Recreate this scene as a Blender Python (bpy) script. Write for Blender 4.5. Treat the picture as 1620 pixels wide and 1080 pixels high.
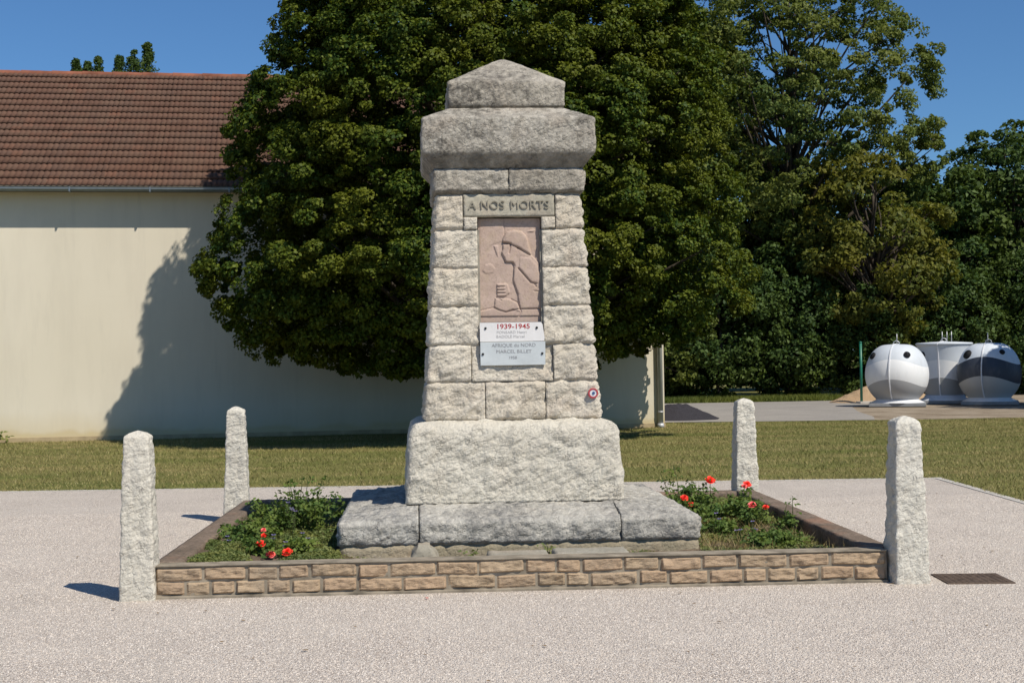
import bpy, math, random
import numpy as np
from mathutils import Matrix, Vector, noise as mn
for o in list(bpy.data.objects): bpy.data.objects.remove(o, do_unlink=True)
SC = bpy.context.scene
COL = SC.collection
R = math.radians
random.seed(5)
RNG = np.random.default_rng(7)

# ------------------------------------------------------------------ camera, world, sun
cd = bpy.data.cameras.new('camera'); cam = bpy.data.objects.new('camera', cd); COL.objects.link(cam)
cd.sensor_width = 36; cd.lens = 2200 / 1620 * 36; cd.clip_start = 0.1; cd.clip_end = 2000
cam.matrix_world = Matrix.Translation((0, 0, 1.6)) @ Matrix.Rotation(R(-3.77), 4, 'Z') @ Matrix.Rotation(R(90.83), 4, 'X') @ Matrix.Rotation(R(-0.88), 4, 'Z')
SC.camera = cam
SUN = Vector((0.53, -0.62, 1.0)).normalized()
w = bpy.data.worlds.new('World'); SC.world = w; w.use_nodes = True
nt = w.node_tree; nt.nodes.clear()
sky = nt.nodes.new('ShaderNodeTexSky'); sky.sky_type = 'NISHITA'; sky.sun_disc = False
sky.sun_elevation = math.asin(SUN.z); sky.sun_rotation = math.atan2(SUN.x, SUN.y)
sky.air_density = 1.0; sky.dust_density = 0.3; sky.ozone_density = 3.0; sky.altitude = 200
bg = nt.nodes.new('ShaderNodeBackground'); bg.inputs[1].default_value = 0.10
ou = nt.nodes.new('ShaderNodeOutputWorld')
tint = nt.nodes.new('ShaderNodeMix'); tint.data_type = 'RGBA'; tint.blend_type = 'MULTIPLY'; tint.inputs[0].default_value = 1
tint.inputs[7].default_value = (0.49, 0.74, 0.98, 1)
nt.links.new(sky.outputs[0], tint.inputs[6]); nt.links.new(tint.outputs[2], bg.inputs[0]); nt.links.new(bg.outputs[0], ou.inputs[0])
sd = bpy.data.lights.new('sun', 'SUN'); sd.energy = 5.0; sd.angle = R(0.5); sd.color = (1.0, 0.93, 0.82)
sun = bpy.data.objects.new('sun', sd); COL.objects.link(sun)
sun.rotation_euler = SUN.to_track_quat('Z', 'Y').to_euler(); sun.location = (20, -20, 40)
SC.view_settings.view_transform = 'Standard'; SC.view_settings.look = 'None'
SC.view_settings.exposure = 0.0; SC.view_settings.gamma = 1.0

# ------------------------------------------------------------------ helpers
def tag(o, label=None, cat=None, group=None, kind=None):
    if label: o['label'] = label
    if cat: o['category'] = cat
    if group: o['group'] = group
    if kind: o['kind'] = kind
    return o
def empty(name, loc=(0, 0, 0), rz=0, parent=None):
    o = bpy.data.objects.new(name, None); COL.objects.link(o); o.location = loc; o.rotation_euler = (0, 0, rz)
    o.empty_display_size = 0.2; o.parent = parent
    return o
def mesh(name, V, F, mat, parent=None, smooth=False, loc=None):
    """F: (n,4) or (n,3) array, or a list of faces"""
    me = bpy.data.meshes.new(name)
    V = np.asarray(V, dtype=np.float32)
    if isinstance(F, np.ndarray) and F.ndim == 2:
        n, k = F.shape
        me.vertices.add(len(V)); me.vertices.foreach_set('co', V.ravel())
        me.loops.add(n * k); me.loops.foreach_set('vertex_index', F.astype(np.int32).ravel())
        me.polygons.add(n); me.polygons.foreach_set('loop_start', np.arange(0, n * k, k, dtype=np.int32))
        me.update(calc_edges=True); me.validate()
    else:
        me.from_pydata([tuple(map(float, v)) for v in V], [], [tuple(int(i) for i in f) for f in F]); me.update()
    if smooth: me.polygons.foreach_set('use_smooth', [True] * len(me.polygons))
    me.materials.append(mat)
    o = bpy.data.objects.new(name, me); COL.objects.link(o)
    if parent: o.parent = parent
    if loc is not None: o.location = loc
    return o
class MB:
    def __init__(s): s.v = []; s.f = []
    def add(s, V, F):
        b = len(s.v); s.v.extend([tuple(v) for v in V]); s.f.extend([tuple(i + b for i in f) for f in F]); return s
    def box(s, x0, x1, y0, y1, z0, z1, bev=0.0):
        if bev <= 0:
            V = [(x, y, z) for z in (z0, z1) for y in (y0, y1) for x in (x0, x1)]
            F = [(0, 2, 3, 1), (4, 5, 7, 6), (0, 1, 5, 4), (2, 6, 7, 3), (0, 4, 6, 2), (1, 3, 7, 5)]
            return s.add(V, F)
        import bmesh
        bm = bmesh.new(); bmesh.ops.create_cube(bm, size=1)
        for v in bm.verts: v.co = Vector(((x0 + x1) / 2 + v.co.x * (x1 - x0), (y0 + y1) / 2 + v.co.y * (y1 - y0), (z0 + z1) / 2 + v.co.z * (z1 - z0)))
        bmesh.ops.bevel(bm, geom=bm.edges[:], offset=bev, segments=2, affect='EDGES', profile=0.6)
        bm.verts.index_update()
        s.add([v.co[:] for v in bm.verts], [[v.index for v in f.verts] for f in bm.faces]); bm.free(); return s
    def tube(s, P, rad, seg=8, cap=True):
        P = [Vector(p) for p in P]; n = len(P)
        if not hasattr(rad, '__len__'): rad = [rad] * n
        V = []; F = []
        up = Vector((0.123, 0.31, 0.94))
        for i, p in enumerate(P):
            t = (P[min(i + 1, n - 1)] - P[max(i - 1, 0)])
            t = t.normalized() if t.length > 1e-9 else Vector((0, 0, 1))
            a = t.cross(up)
            if a.length < 0.05: a = t.cross(Vector((1, 0, 0)))
            a.normalize(); b = t.cross(a)
            for k in range(seg):
                th = 2 * math.pi * k / seg
                V.append((p + rad[i] * (math.cos(th) * a + math.sin(th) * b))[:])
        for i in range(n - 1):
            for k in range(seg):
                k2 = (k + 1) % seg
                F.append((i * seg + k, i * seg + k2, (i + 1) * seg + k2, (i + 1) * seg + k))
        if cap: F.append(tuple(range(seg))[::-1]); F.append(tuple((n - 1) * seg + k for k in range(seg)))
        return s.add(V, F)
    def lathe(s, prof, seg=32, c=(0, 0, 0), sx=1, sy=1):
        V = []; F = []
        for r, z in prof:
            for k in range(seg):
                th = 2 * math.pi * k / seg
                V.append((c[0] + sx * r * math.cos(th), c[1] + sy * r * math.sin(th), c[2] + z))
        for i in range(len(prof) - 1):
            for k in range(seg):
                k2 = (k + 1) % seg
                F.append((i * seg + k, i * seg + k2, (i + 1) * seg + k2, (i + 1) * seg + k))
        F.append(tuple(range(seg))[::-1]); F.append(tuple((len(prof) - 1) * seg + k for k in range(seg)))
        return s.add(V, F)
    def build(s, name, mat, parent=None, smooth=False, loc=None): return mesh(name, s.v, s.f, mat, parent, smooth, loc)

# ------------------------------------------------------------------ materials
class NT:
    def __init__(s, name):
        s.m = bpy.data.materials.new(name); s.m.use_nodes = True; s.t = s.m.node_tree; s.t.nodes.clear()
        s.out = s.t.nodes.new('ShaderNodeOutputMaterial')
        s.tc = s.t.nodes.new('ShaderNodeTexCoord'); s.obj = s.tc.outputs['Object']
    def n(s, typ, props=None, **inp):
        nd = s.t.nodes.new('ShaderNode' + typ)
        for k, v in (props or {}).items(): setattr(nd, k, v)
        for k, v in inp.items():
            key = int(k[1:]) if k[0] == 'i' and k[1:].isdigit() else k.replace('_', ' ')
            sock = nd.inputs[key]
            if isinstance(v, bpy.types.NodeSocket): s.t.links.new(v, sock)
            else: sock.default_value = v
        return nd
    def mapv(s, scale=(1, 1, 1), rot=(0, 0, 0), vec=None): return s.n('Mapping', Vector=vec or s.obj, Scale=scale, Rotation=rot).outputs[0]
    def noise(s, scale, detail=4, rough=.55, vec=None, dist=0.0): return s.n('TexNoise', Vector=vec or s.obj, Scale=scale, Detail=detail, Roughness=rough, Distortion=dist).outputs[0]
    def ramp(s, fac, stops):
        nd = s.n('ValToRGB', Fac=fac); cr = nd.color_ramp
        while len(cr.elements) < len(stops): cr.elements.new(0.5)
        for e, (p, c) in zip(cr.elements, stops):
            e.position = p; e.color = (c, c, c, 1) if not hasattr(c, '__len__') else (*c, 1)
        return nd.outputs[0]
    def mix(s, fac, a, b, mode='MIX'):
        nd = s.t.nodes.new('ShaderNodeMix'); nd.data_type = 'RGBA'; nd.blend_type = mode
        for i, v in ((0, fac), (6, a), (7, b)):
            if isinstance(v, bpy.types.NodeSocket): s.t.links.new(v, nd.inputs[i])
            elif i == 0: nd.inputs[0].default_value = v
            else: nd.inputs[i].default_value = (*v, 1) if len(v) == 3 else v
        return nd.outputs[2]
    def math(s, op, a, b=0.0, clamp=False): return s.n('Math', dict(operation=op, use_clamp=clamp), i0=a, i1=b).outputs[0]
    def bump(s, h, strength=.5, dist=.02, normal=None):
        nd = s.n('Bump', Height=h, Strength=strength, Distance=dist)
        if normal: s.t.links.new(normal, nd.inputs['Normal'])
        return nd.outputs[0]
    def finish(s, color, rough=.8, normal=None, spec=.3, metal=0.0, **kw):
        b = s.n('BsdfPrincipled', Roughness=rough, Metallic=metal)
        if isinstance(color, bpy.types.NodeSocket): s.t.links.new(color, b.inputs['Base Color'])
        else: b.inputs['Base Color'].default_value = (*color, 1)
        b.inputs['Specular IOR Level'].default_value = spec
        if normal: s.t.links.new(normal, b.inputs['Normal'])
        for k, v in kw.items(): b.inputs[k.replace('_', ' ')].default_value = v
        s.t.links.new(b.outputs[0], s.out.inputs[0]); return s.m
def plain(name, c, rough=.6, spec=.3, metal=0.0, var=.12, sc=8):
    t = NT(name); n = t.noise(sc, 5)
    col = t.mix(t.ramp(n, [(.3, 0), (.7, 1)]), tuple(x * (1 - var) for x in c), tuple(min(1, x * (1 + var)) for x in c))
    return t.finish(col, rough, t.bump(t.noise(sc * 12, 3), .15, .003), spec, metal)
def stone(name, c1, c2, dirt=.3, dirt_shade_col=(.09, .088, .08), warm=.25, bump=.5, top=0.0, under_stain_shade=0.0):
    t = NT(name)
    big = t.noise(2.2, 5, .6); mid = t.noise(11, 6, .65); fine = t.noise(95, 3, .6)
    col = t.mix(t.ramp(big, [(.35, 0), (.65, 1)]), c1, c2)
    col = t.mix(t.math('MULTIPLY', t.ramp(t.noise(4.3, 3, .5, t.mapv((1, 1, 1.3), (0, 0, .7))), [(.5, 0), (.72, 1)]), warm), col, (.46, .34, .25))
    col = t.mix(t.ramp(mid, [(.3, .28), (.5, 0)]), col, (.26, .235, .19))
    col = t.mix(t.ramp(fine, [(.34, .3), (.46, 0)]), col, (.22, .20, .17))
    wh = t.noise(26, 4, .7)
    col = t.mix(t.ramp(wh, [(.58, 0), (.70, .35)]), col, (.70, .67, .60))
    d1 = t.ramp(t.noise(1.7, 8, .72, t.mapv((1, 1, .8))), [(.5 - dirt * .25, 0), (.62, min(1, dirt * 1.5))])
    d2 = t.ramp(t.noise(17, 6, .7), [(.35, .25), (.6, 1)])
    dm = t.math('MULTIPLY', d1, d2)
    rnd_ = t.n('ObjectInfo').outputs['Random']
    col = t.mix(t.math('MULTIPLY', rnd_, .35), col, tuple(x * y for x, y in zip(c1, (.86, .80, .72))))
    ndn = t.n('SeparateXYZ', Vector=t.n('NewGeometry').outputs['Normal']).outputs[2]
    under = t.math('MULTIPLY', t.ramp(t.math('MULTIPLY', ndn, -1.0), [(.25, 0), (.6, 1)]), under_stain_shade)  # downward faces darkened: part staining, part shade painted into the colour
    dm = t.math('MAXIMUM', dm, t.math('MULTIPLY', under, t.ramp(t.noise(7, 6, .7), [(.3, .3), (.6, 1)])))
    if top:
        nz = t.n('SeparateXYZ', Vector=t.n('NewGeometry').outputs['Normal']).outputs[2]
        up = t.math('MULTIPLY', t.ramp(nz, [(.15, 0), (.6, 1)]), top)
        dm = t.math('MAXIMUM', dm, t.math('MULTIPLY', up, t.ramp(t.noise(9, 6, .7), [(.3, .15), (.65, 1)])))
    col = t.mix(dm, col, dirt_shade_col)
    rv = t.n('Mapping', Vector=t.obj, Rotation=(0, R(38), 0)).outputs[0]
    chips = t.noise(14, 7, .66, t.n('Mapping', Vector=rv, Scale=(1.0, 1.0, 2.0)).outputs[0], .5)
    wv = t.n('Mapping', Vector=rv, Scale=(1, 1, 1.7)).outputs[0]
    wv = t.n('VectorMath', dict(operation='ADD'), i0=wv, i1=t.n('VectorMath', dict(operation='SCALE'), i0=t.n('TexNoise', Vector=t.obj, Scale=20.0, Detail=3.0).outputs[1], Scale=.06).outputs[0]).outputs[0]
    vo = t.n('TexVoronoi', dict(feature='F1'), Vector=wv, Scale=24.0).outputs['Distance']
    ch2 = t.noise(48, 5, .7)
    cre = t.n('TexVoronoi', dict(feature='DISTANCE_TO_EDGE'), Vector=wv, Scale=15.0).outputs['Distance']
    cre = t.math('MULTIPLY', t.ramp(cre, [(0, 1), (.07, 0)]), t.ramp(t.noise(9, 4, .6), [(.50, 0), (.60, 1)]))
    col = t.mix(t.math('MULTIPLY', cre, .45), col, (.20, .18, .15))
    h = t.math('ADD', t.math('MULTIPLY', chips, 1.0), t.math('ADD', t.math('MULTIPLY', ch2, .35), t.math('MULTIPLY', vo, -.55)))
    h = t.math('SUBTRACT', h, t.math('MULTIPLY', cre, .35))
    return t.finish(col, .9, t.bump(h, bump, .05), .2)
M = {}
M['stone'] = stone('pale_limestone', (.575, .52, .425), (.66, .61, .515), .12, warm=.3)
M['stone_base'] = stone('base_limestone', (.60, .57, .49), (.64, .615, .535), .06, warm=.14)
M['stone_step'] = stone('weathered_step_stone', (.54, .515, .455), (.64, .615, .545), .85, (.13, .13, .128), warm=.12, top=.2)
M['stone_cap'] = stone('weathered_cap_stone', (.53, .49, .415), (.62, .58, .50), .8, (.105, .095, .08), warm=.3, top=.2, under_stain_shade=.85)
M['stone_bollard'] = stone('bollard_limestone', (.61, .585, .51), (.66, .635, .56), .08, warm=.12, bump=.45)
M['mortar_old'] = plain('aged_mortar', (.26, .24, .20), .95, .1, var=.3, sc=14)
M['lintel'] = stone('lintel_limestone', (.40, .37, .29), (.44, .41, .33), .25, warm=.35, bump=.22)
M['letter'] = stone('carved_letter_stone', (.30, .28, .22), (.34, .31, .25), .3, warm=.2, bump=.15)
M['plinth'] = stone('plinth_concrete', (.31, .27, .19), (.37, .33, .245), .35, (.15, .14, .08), warm=.3, bump=.4)
M['slab'] = stone('loose_slab_stone', (.30, .28, .23), (.35, .33, .27), .3, (.15, .14, .10), warm=.3, bump=.25)

t = NT('pink_sandstone')
c = t.mix(t.ramp(t.noise(5, 5, .6), [(.35, 0), (.65, 1)]), (.40, .30, .245), (.47, .36, .30))
c = t.mix(t.ramp(t.noise(14, 5, .7), [(.5, 0), (.75, .5)]), c, (.43, .34, .22))
c = t.mix(t.ramp(t.noise(60, 4, .7), [(.3, .5), (.5, 0)]), c, (.24, .17, .14))
M['sandstone'] = t.finish(c, .9, t.bump(t.noise(70, 5, .6), .25, .006), .15)

t = NT('tan_split_brick')
ri = t.n('NewGeometry').outputs['Random Per Island']
c = t.ramp(ri, [(0, (.37, .28, .185)), (.3, (.42, .31, .205)), (.6, (.41, .29, .19)), (.85, (.44, .335, .225)), (1, (.36, .27, .18))])
c = t.mix(t.ramp(t.noise(18, 6, .7), [(.42, 0), (.7, .45)]), c, (.24, .18, .12))
c = t.mix(t.ramp(t.noise(2.0, 5, .7), [(.5, 0), (.66, .4)]), c, (.20, .175, .14))
M['brick'] = t.finish(c, .9, t.bump(t.noise(28, 7, .7, t.mapv((1, 1, 2), (0, R(-20), 0))), .6, .02), .15)
M['mortar'] = plain('grey_mortar', (.25, .215, .165), .95, .1, var=.45, sc=7)
t = NT('coping_concrete')
c = t.mix(t.ramp(t.noise(3, 6, .7), [(.35, 0), (.6, 1)]), (.15, .115, .085), (.25, .19, .145))
c = t.mix(t.ramp(t.noise(30, 6, .7), [(.4, .6), (.55, 0)]), c, (.07, .06, .05))
c = t.mix(t.ramp(t.noise(1.6, 3), [(.56, 0), (.66, .5)]), c, (.30, .17, .11))
M['coping'] = t.finish(c, .95, t.bump(t.noise(60, 5, .7), .6, .01), .1)

def gravel_mat(name, tone=1.0):
    t = NT(name)
    vo = t.n('TexVoronoi', Vector=t.obj, Scale=118.0, Randomness=1.0)
    vo2 = t.n('TexVoronoi', Vector=t.obj, Scale=47.0, Randomness=1.0)
    sp = t.n('SeparateColor', Color=vo.outputs['Color']).outputs[0]
    c = t.ramp(sp, [(0, (.24, .195, .16)), (.10, (.62, .54, .46)), (.45, (.78, .705, .61)), (.75, (.74, .65, .555)), (.93, (.88, .84, .78)), (1, (.24, .19, .16))])
    c = t.mix(t.ramp(vo.outputs['Distance'], [(.40, 0), (.62, .7)]), c, (.27, .22, .18))
    c = t.mix(t.ramp(t.noise(1.1, 6, .6), [(.35, 0), (.7, .35)]), c, (.72, .65, .56))
    c = t.mix(t.ramp(t.noise(.5, 5, .6, t.mapv((1, .35, 1))), [(.5, 0), (.7, .28)]), c, (.58, .51, .43))
    c = t.mix(t.ramp(t.noise(.9, 7, .7, t.mapv((1.6, .3, 1), (0, 0, .1))), [(.54, 0), (.68, .3)]), c, (.40, .36, .31))
    c = t.mix(t.ramp(t.noise(7, 6, .75), [(.62, 0), (.72, .35)]), c, (.34, .29, .24))
    h = t.math('ADD', t.math('MULTIPLY', t.math('SUBTRACT', 1.0, vo.outputs['Distance']), 1.0), t.math('MULTIPLY', t.math('SUBTRACT', 1.0, vo2.outputs['Distance']), .8))
    return t.finish(c, .92, t.bump(h, .9, .011), .15)
M['gravel'] = gravel_mat('pink_gravel')
t = NT('pebbles')
c = t.ramp(t.n('NewGeometry').outputs['Random Per Island'], [(0, (.36, .30, .25)), (.12, (.57, .49, .41)), (.5, (.68, .60, .51)), (.8, (.72, .64, .55)), (.95, (.79, .73, .65)), (1, (.15, .12, .11))])
M['pebble'] = t.finish(c, .9, None, .15)

t = NT('render_wall')
gen = t.n('SeparateXYZ', Vector=t.obj)
c = t.mix(t.ramp(t.noise(.35, 5, .6), [(.3, 0), (.7, 1)]), (.66, .60, .475), (.70, .64, .515))
st = t.math('ADD', gen.outputs[2], t.math('MULTIPLY', t.noise(1.5, 4), -.35))
c = t.mix(t.ramp(st, [(0, .8), (.10, .35), (.5, 0)]), c, (.56, .45, .24))
c = t.mix(t.ramp(t.noise(1.0, 6, .7, t.mapv((1.5, 1, .25))), [(.45, 0), (.75, .3)]), c, (.50, .45, .36))
c = t.mix(t.ramp(t.noise(2.2, 7, .75, t.mapv((1.2, 1, .12))), [(.55, 0), (.7, .16)]), c, (.36, .33, .27))
M['wall'] = t.finish(c, .9, t.bump(t.noise(160, 3, .6), .25, .003), .1)
M['soffit'] = plain('soffit_boards', (.17, .14, .10), .8)
M['gutter'] = plain('zinc_gutter', (.20, .23, .25), .4, .5, .5, var=.1)
M['downpipe'] = plain('pale_zinc_pipe', (.50, .50, .50), .45, .5, .15, var=.12, sc=3)
def rooftile():
    t = NT('clay_tiles')
    sx = t.n('SeparateXYZ', Vector=t.obj)
    cx = t.math('FLOOR', t.math('DIVIDE', sx.outputs[0], .24)); cy = t.math('FLOOR', t.math('DIVIDE', sx.outputs[1], .30))
    wn = t.n('TexWhiteNoise', dict(noise_dimensions='2D'), Vector=t.n('CombineXYZ', X=cx, Y=cy).outputs[0]).outputs[0]
    c = t.ramp(wn, [(0, (.105, .056, .037)), (.3, (.13, .068, .045)), (.6, (.14, .080, .053)), (.85, (.115, .064, .045)), (1, (.165, .080, .050))])
    c = t.mix(t.ramp(t.noise(.7, 6, .65), [(.4, 0), (.7, .55)]), c, (.115, .075, .055))
    c = t.mix(t.ramp(t.noise(40, 4, .7), [(.35, .4), (.5, 0)]), c, (.06, .035, .028))
    c = t.mix(t.ramp(t.noise(3, 7, .8), [(.66, 0), (.76, .5)]), c, (.22, .19, .14))
    return t.finish(c, .85, t.bump(t.noise(60, 4), .3, .005), .2)
M['tile'] = rooftile()
M['ridge'] = plain('ridge_tile_clay', (.22, .085, .05), .85, .2, var=.35, sc=2)

def leafmat(name, a, b, cc, trans=.35, patch=.6):
    t = NT(name)
    ri = t.n('NewGeometry').outputs['Random Per Island']
    c = t.ramp(ri, [(0, a), (.45, b), (.8, cc), (1, tuple(x * 1.35 for x in cc))])
    c2 = t.mix(t.ramp(t.noise(patch, 3, .5), [(.42, 0), (.62, .7)]), c, tuple(x * y for x, y in zip(cc, (1.35, 1.12, .8))))
    p = t.n('BsdfPrincipled', Roughness=.6); t.t.links.new(c2, p.inputs['Base Color']); p.inputs['Specular IOR Level'].default_value = .18
    tr = t.n('BsdfTranslucent', Color=t.mix(.5, c2, tuple(x * y for x, y in zip(cc, (1.7, 1.7, .6)))))
    mx = t.n('MixShader', Fac=trans, i1=p.outputs[0], i2=tr.outputs[0])
    t.t.links.new(mx.outputs[0], t.out.inputs[0]); return t.m
M['leaf_maple'] = leafmat('maple_leaves', (.020, .046, .006), (.048, .084, .009), (.095, .122, .013), .2)
M['leaf_ash'] = leafmat('ash_leaves', (.055, .095, .024), (.085, .130, .032), (.125, .160, .040), .3, .25)
M['leaf_dark'] = leafmat('dark_leaves', (.026, .055, .014), (.044, .082, .020), (.064, .104, .024), .2, .3)
M['leaf_olive'] = leafmat('olive_leaves', (.065, .085, .018), (.095, .118, .022), (.130, .140, .026), .3, .4)
M['leaf_con'] = leafmat('conifer_leaves', (.03, .065, .025), (.05, .09, .03), (.07, .12, .035), .3)
M['leaf_rose'] = leafmat('rose_leaves', (.040, .085, .018), (.068, .122, .028), (.105, .160, .040), .2, 5)
M['leaf_cover'] = leafmat('cover_leaves', (.060, .095, .028), (.105, .145, .045), (.17, .20, .075), .25, 4)
M['bark'] = plain('grey_bark', (.075, .062, .048), .95, .1, var=.4, sc=9)
M['stem'] = plain('green_stem', (.07, .085, .03), .7, .2, var=.3, sc=20)
t = NT('grass_blades')
ri = t.n('NewGeometry').outputs['Random Per Island']
c = t.ramp(ri, [(0, (.13, .155, .040)), (.4, (.21, .19, .060)), (.75, (.31, .25, .10)), (1, (.43, .36, .19))])
c = t.mix(t.ramp(t.noise(.55, 5, .6, t.mapv((.35, 1, 1), (0, 0, .08))), [(.38, 0), (.62, .75)]), c, (.12, .15, .033))
c = t.mix(t.ramp(t.noise(1.0, 5, .65, t.mapv((.22, 1.5, 1), (0, 0, -.05))), [(.47, 0), (.62, .7)]), c, (.40, .30, .145))
M['grass'] = t.finish(c, .8, None, .15)
t = NT('lawn_soil')
c = t.mix(t.ramp(t.noise(.6, 6, .65, t.mapv((.3, 1, 1))), [(.35, 0), (.65, 1)]), (.14, .155, .042), (.25, .21, .08))
c = t.mix(t.ramp(t.noise(35, 5, .7), [(.35, .7), (.6, 0)]), c, (.04, .045, .015))
M['lawn'] = t.finish(c, .95, t.bump(t.noise(40, 5, .7), .6, .02), .1)
t = NT('old_asphalt')
c = t.mix(t.ramp(t.noise(.8, 6, .6), [(.3, 0), (.7, 1)]), (.27, .25, .225), (.34, .315, .28))
c = t.mix(t.ramp(t.noise(90, 3, .6), [(.35, .5), (.55, 0)]), c, (.10, .095, .09))
M['asphalt'] = t.finish(c, .9, t.bump(t.noise(120, 3), .4, .006), .15)
t = NT('bare_earth')
c = t.mix(t.ramp(t.noise(.9, 7, .65), [(.35, 0), (.62, 1)]), (.20, .155, .105), (.36, .30, .225))
c = t.mix(t.ramp(t.noise(50, 4, .7), [(.35, .5), (.55, 0)]), c, (.08, .06, .045))
M['earth'] = t.finish(c, .95, t.bump(t.noise(40, 5, .7), .6, .02), .1)
t = NT('bed_soil')
c = t.mix(t.ramp(t.noise(3, 7, .65), [(.35, 0), (.65, 1)]), (.13, .095, .065), (.24, .18, .125))
c = t.mix(t.ramp(t.noise(60, 4, .7), [(.35, .6), (.55, 0)]), c, (.07, .05, .035))
M['soil'] = t.finish(c, .95, t.bump(t.noise(45, 6, .7), .9, .03), .1)
M['concrete'] = plain('edging_concrete', (.47, .44, .39), .9, .15, var=.15, sc=6)
M['iron'] = plain('cast_iron', (.125, .09, .065), .75, .3, .3, var=.4, sc=30)
M['white_marble'] = plain('white_plaque', (.74, .72, .70), .35, .4, var=.05, sc=10)
M['grey_marble'] = plain('grey_plaque', (.55, .585, .59), .3, .5, var=.08, sc=9)
M['red_ink'] = plain('red_engraving', (.40, .06, .06), .6)
M['faint_ink'] = plain('worn_engraving', (.44, .43, .42), .6)
M['grey_ink'] = plain('grey_engraving', (.27, .27, .28), .6)
M['screw'] = plain('dark_bronze', (.03, .03, .03), .4, .5, .6)
M['red_paint'] = plain('red_enamel', (.42, .05, .06), .35, .5, var=.05)
M['white_paint'] = plain('white_enamel', (.72, .70, .72), .35, .5, var=.03)
M['blue_paint'] = plain('blue_enamel', (.04, .09, .22), .35, .5, var=.05)
M['green_post'] = plain('green_coated_steel', (.010, .14, .085), .4, .5, var=.1)
M['rose_red'] = leafmat('red_petals', (.60, .028, .02), (.75, .04, .03), (.85, .08, .06), .15, 9)
M['rose_pink'] = leafmat('pink_petals', (.75, .10, .12), (.80, .14, .14), (.85, .2, .2), .15, 9)
M['blue_petal'] = leafmat('violet_petals', (.22, .19, .58), (.32, .28, .70), (.46, .42, .82), .15, 9)
M['sand'] = stone('sand_pile', (.42, .29, .17), (.50, .36, .22), .1, warm=.2, bump=.5)
M['black_grit'] = plain('black_grit', (.035, .033, .038), .95, .1, var=.5, sc=60)
M['steel'] = plain('galvanised_steel', (.45, .46, .47), .45, .5, .6)
M['black'] = plain('black_rubber', (.008, .008, .009), .7)
M['dry_leaf'] = leafmat('dry_leaves', (.10, .06, .035), (.17, .11, .06), (.24, .17, .09), .1, 9)
M['straw'] = leafmat('straw', (.16, .13, .06), (.22, .19, .09), (.28, .24, .12), .1, 9)

# ------------------------------------------------------------------ ground, gravel, lawn, road
def sheet(name, poly, z, mat, step=None):
    o = mesh(name, [(x, y, z) for x, y in poly], [list(range(len(poly)))], mat); tag(o, kind='structure'); return o
sheet('ground', [(-400, -200), (400, -200), (400, 900), (-400, 900)], -0.02, M['lawn'])
GA = R(-4.3); GC = (6.6, 17.55)      # far right corner of the gravel square and its turn
def gp_(u, v):                        # u to the right, v away, both from that corner
    return (GC[0] + u * math.cos(GA) - v * math.sin(GA), GC[1] + u * math.sin(GA) + v * math.cos(GA))
sheet('lawn', [(-60, -20), (60, -20), (60, 34.6), (-60, 34.6)], 0.0, M['lawn'])
sheet('gravel_square', [gp_(-70, -45), gp_(0, -45), gp_(0, 0), gp_(-70, 0)], 0.008, M['gravel'])
k = MB(); k.box(-70, .10, 0, .10, -.05, .018); k.box(0, .10, -45, -.001, -.05, .016)
ko = k.build('kerb', M['concrete'], loc=(GC[0], GC[1], 0)); ko.rotation_euler[2] = GA; tag(ko, kind='structure')
sheet('road', [(5.75, 34.95), (8.6, 34.45), (11.3, 34.1), (11.9, 36.0), (12.6, 39.5), (13.6, 43.2), (17.2, 48.2), (16, 50), (9, 50.2), (-30, 50.2), (-30, 48), (5.95, 46)], 0.008, M['asphalt'])
sheet('bare_ground', [(11.2, 34.15), (12.5, 34.0), (40, 33.6), (60, 33.6), (60, 60), (12, 60), (12, 52), (5, 51), (5, 45), (5.7, 34.9)], 0.004, M['earth'])

# pebbles near the viewer (real stones lying on the gravel sheet)
def pebbles(n, x0, x1, y0, y1, s0, s1, z):
    x = RNG.uniform(x0, x1, n); y = y0 + (y1 - y0) * RNG.random(n) ** 1.25
    keep = np.abs(x - .15 * y * .45) < .42 * y + .5
    keep &= ~((x > -1.85) & (x < 3.45) & (y > 9.63))
    keep &= ~((x > 3.68) & (x < 4.08) & (y > 9.47) & (y < 9.85))
    x, y = x[keep], y[keep]; n = len(x)
    s = RNG.uniform(s0, s1, n) ; th = RNG.uniform(0, 6.283, n)
    base = np.array([(1, 0, 0), (.2, .8, .1), (-.9, .25, 0), (-.3, -.85, 0), (.1, .05, .62), (.55, -.6, .15)], float)
    V = base[None] * s[:, None, None] * (1 + RNG.uniform(-.25, .25, (n, 6, 3)))
    c, sn = np.cos(th), np.sin(th)
    X = V[..., 0] * c[:, None] - V[..., 1] * sn[:, None] + x[:, None]; Y = V[..., 0] * sn[:, None] + V[..., 1] * c[:, None] + y[:, None]
    V = np.stack([X, Y, V[..., 2] + z], -1).reshape(-1, 3)
    f = np.array([(0, 1, 4), (1, 2, 4), (2, 3, 4), (3, 5, 4), (5, 0, 4)])
    F = (f[None] + 6 * np.arange(n)[:, None, None]).reshape(-1, 3)
    return V, F
V, F = pebbles(150000, -4.5, 6.5, 6.3, 15.5, .0032, .0065, .008)
tag(mesh('gravel', V, F, M['pebble']), 'pinkish beige loose gravel chippings spread around the monument', 'gravel', kind='stuff')

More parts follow.
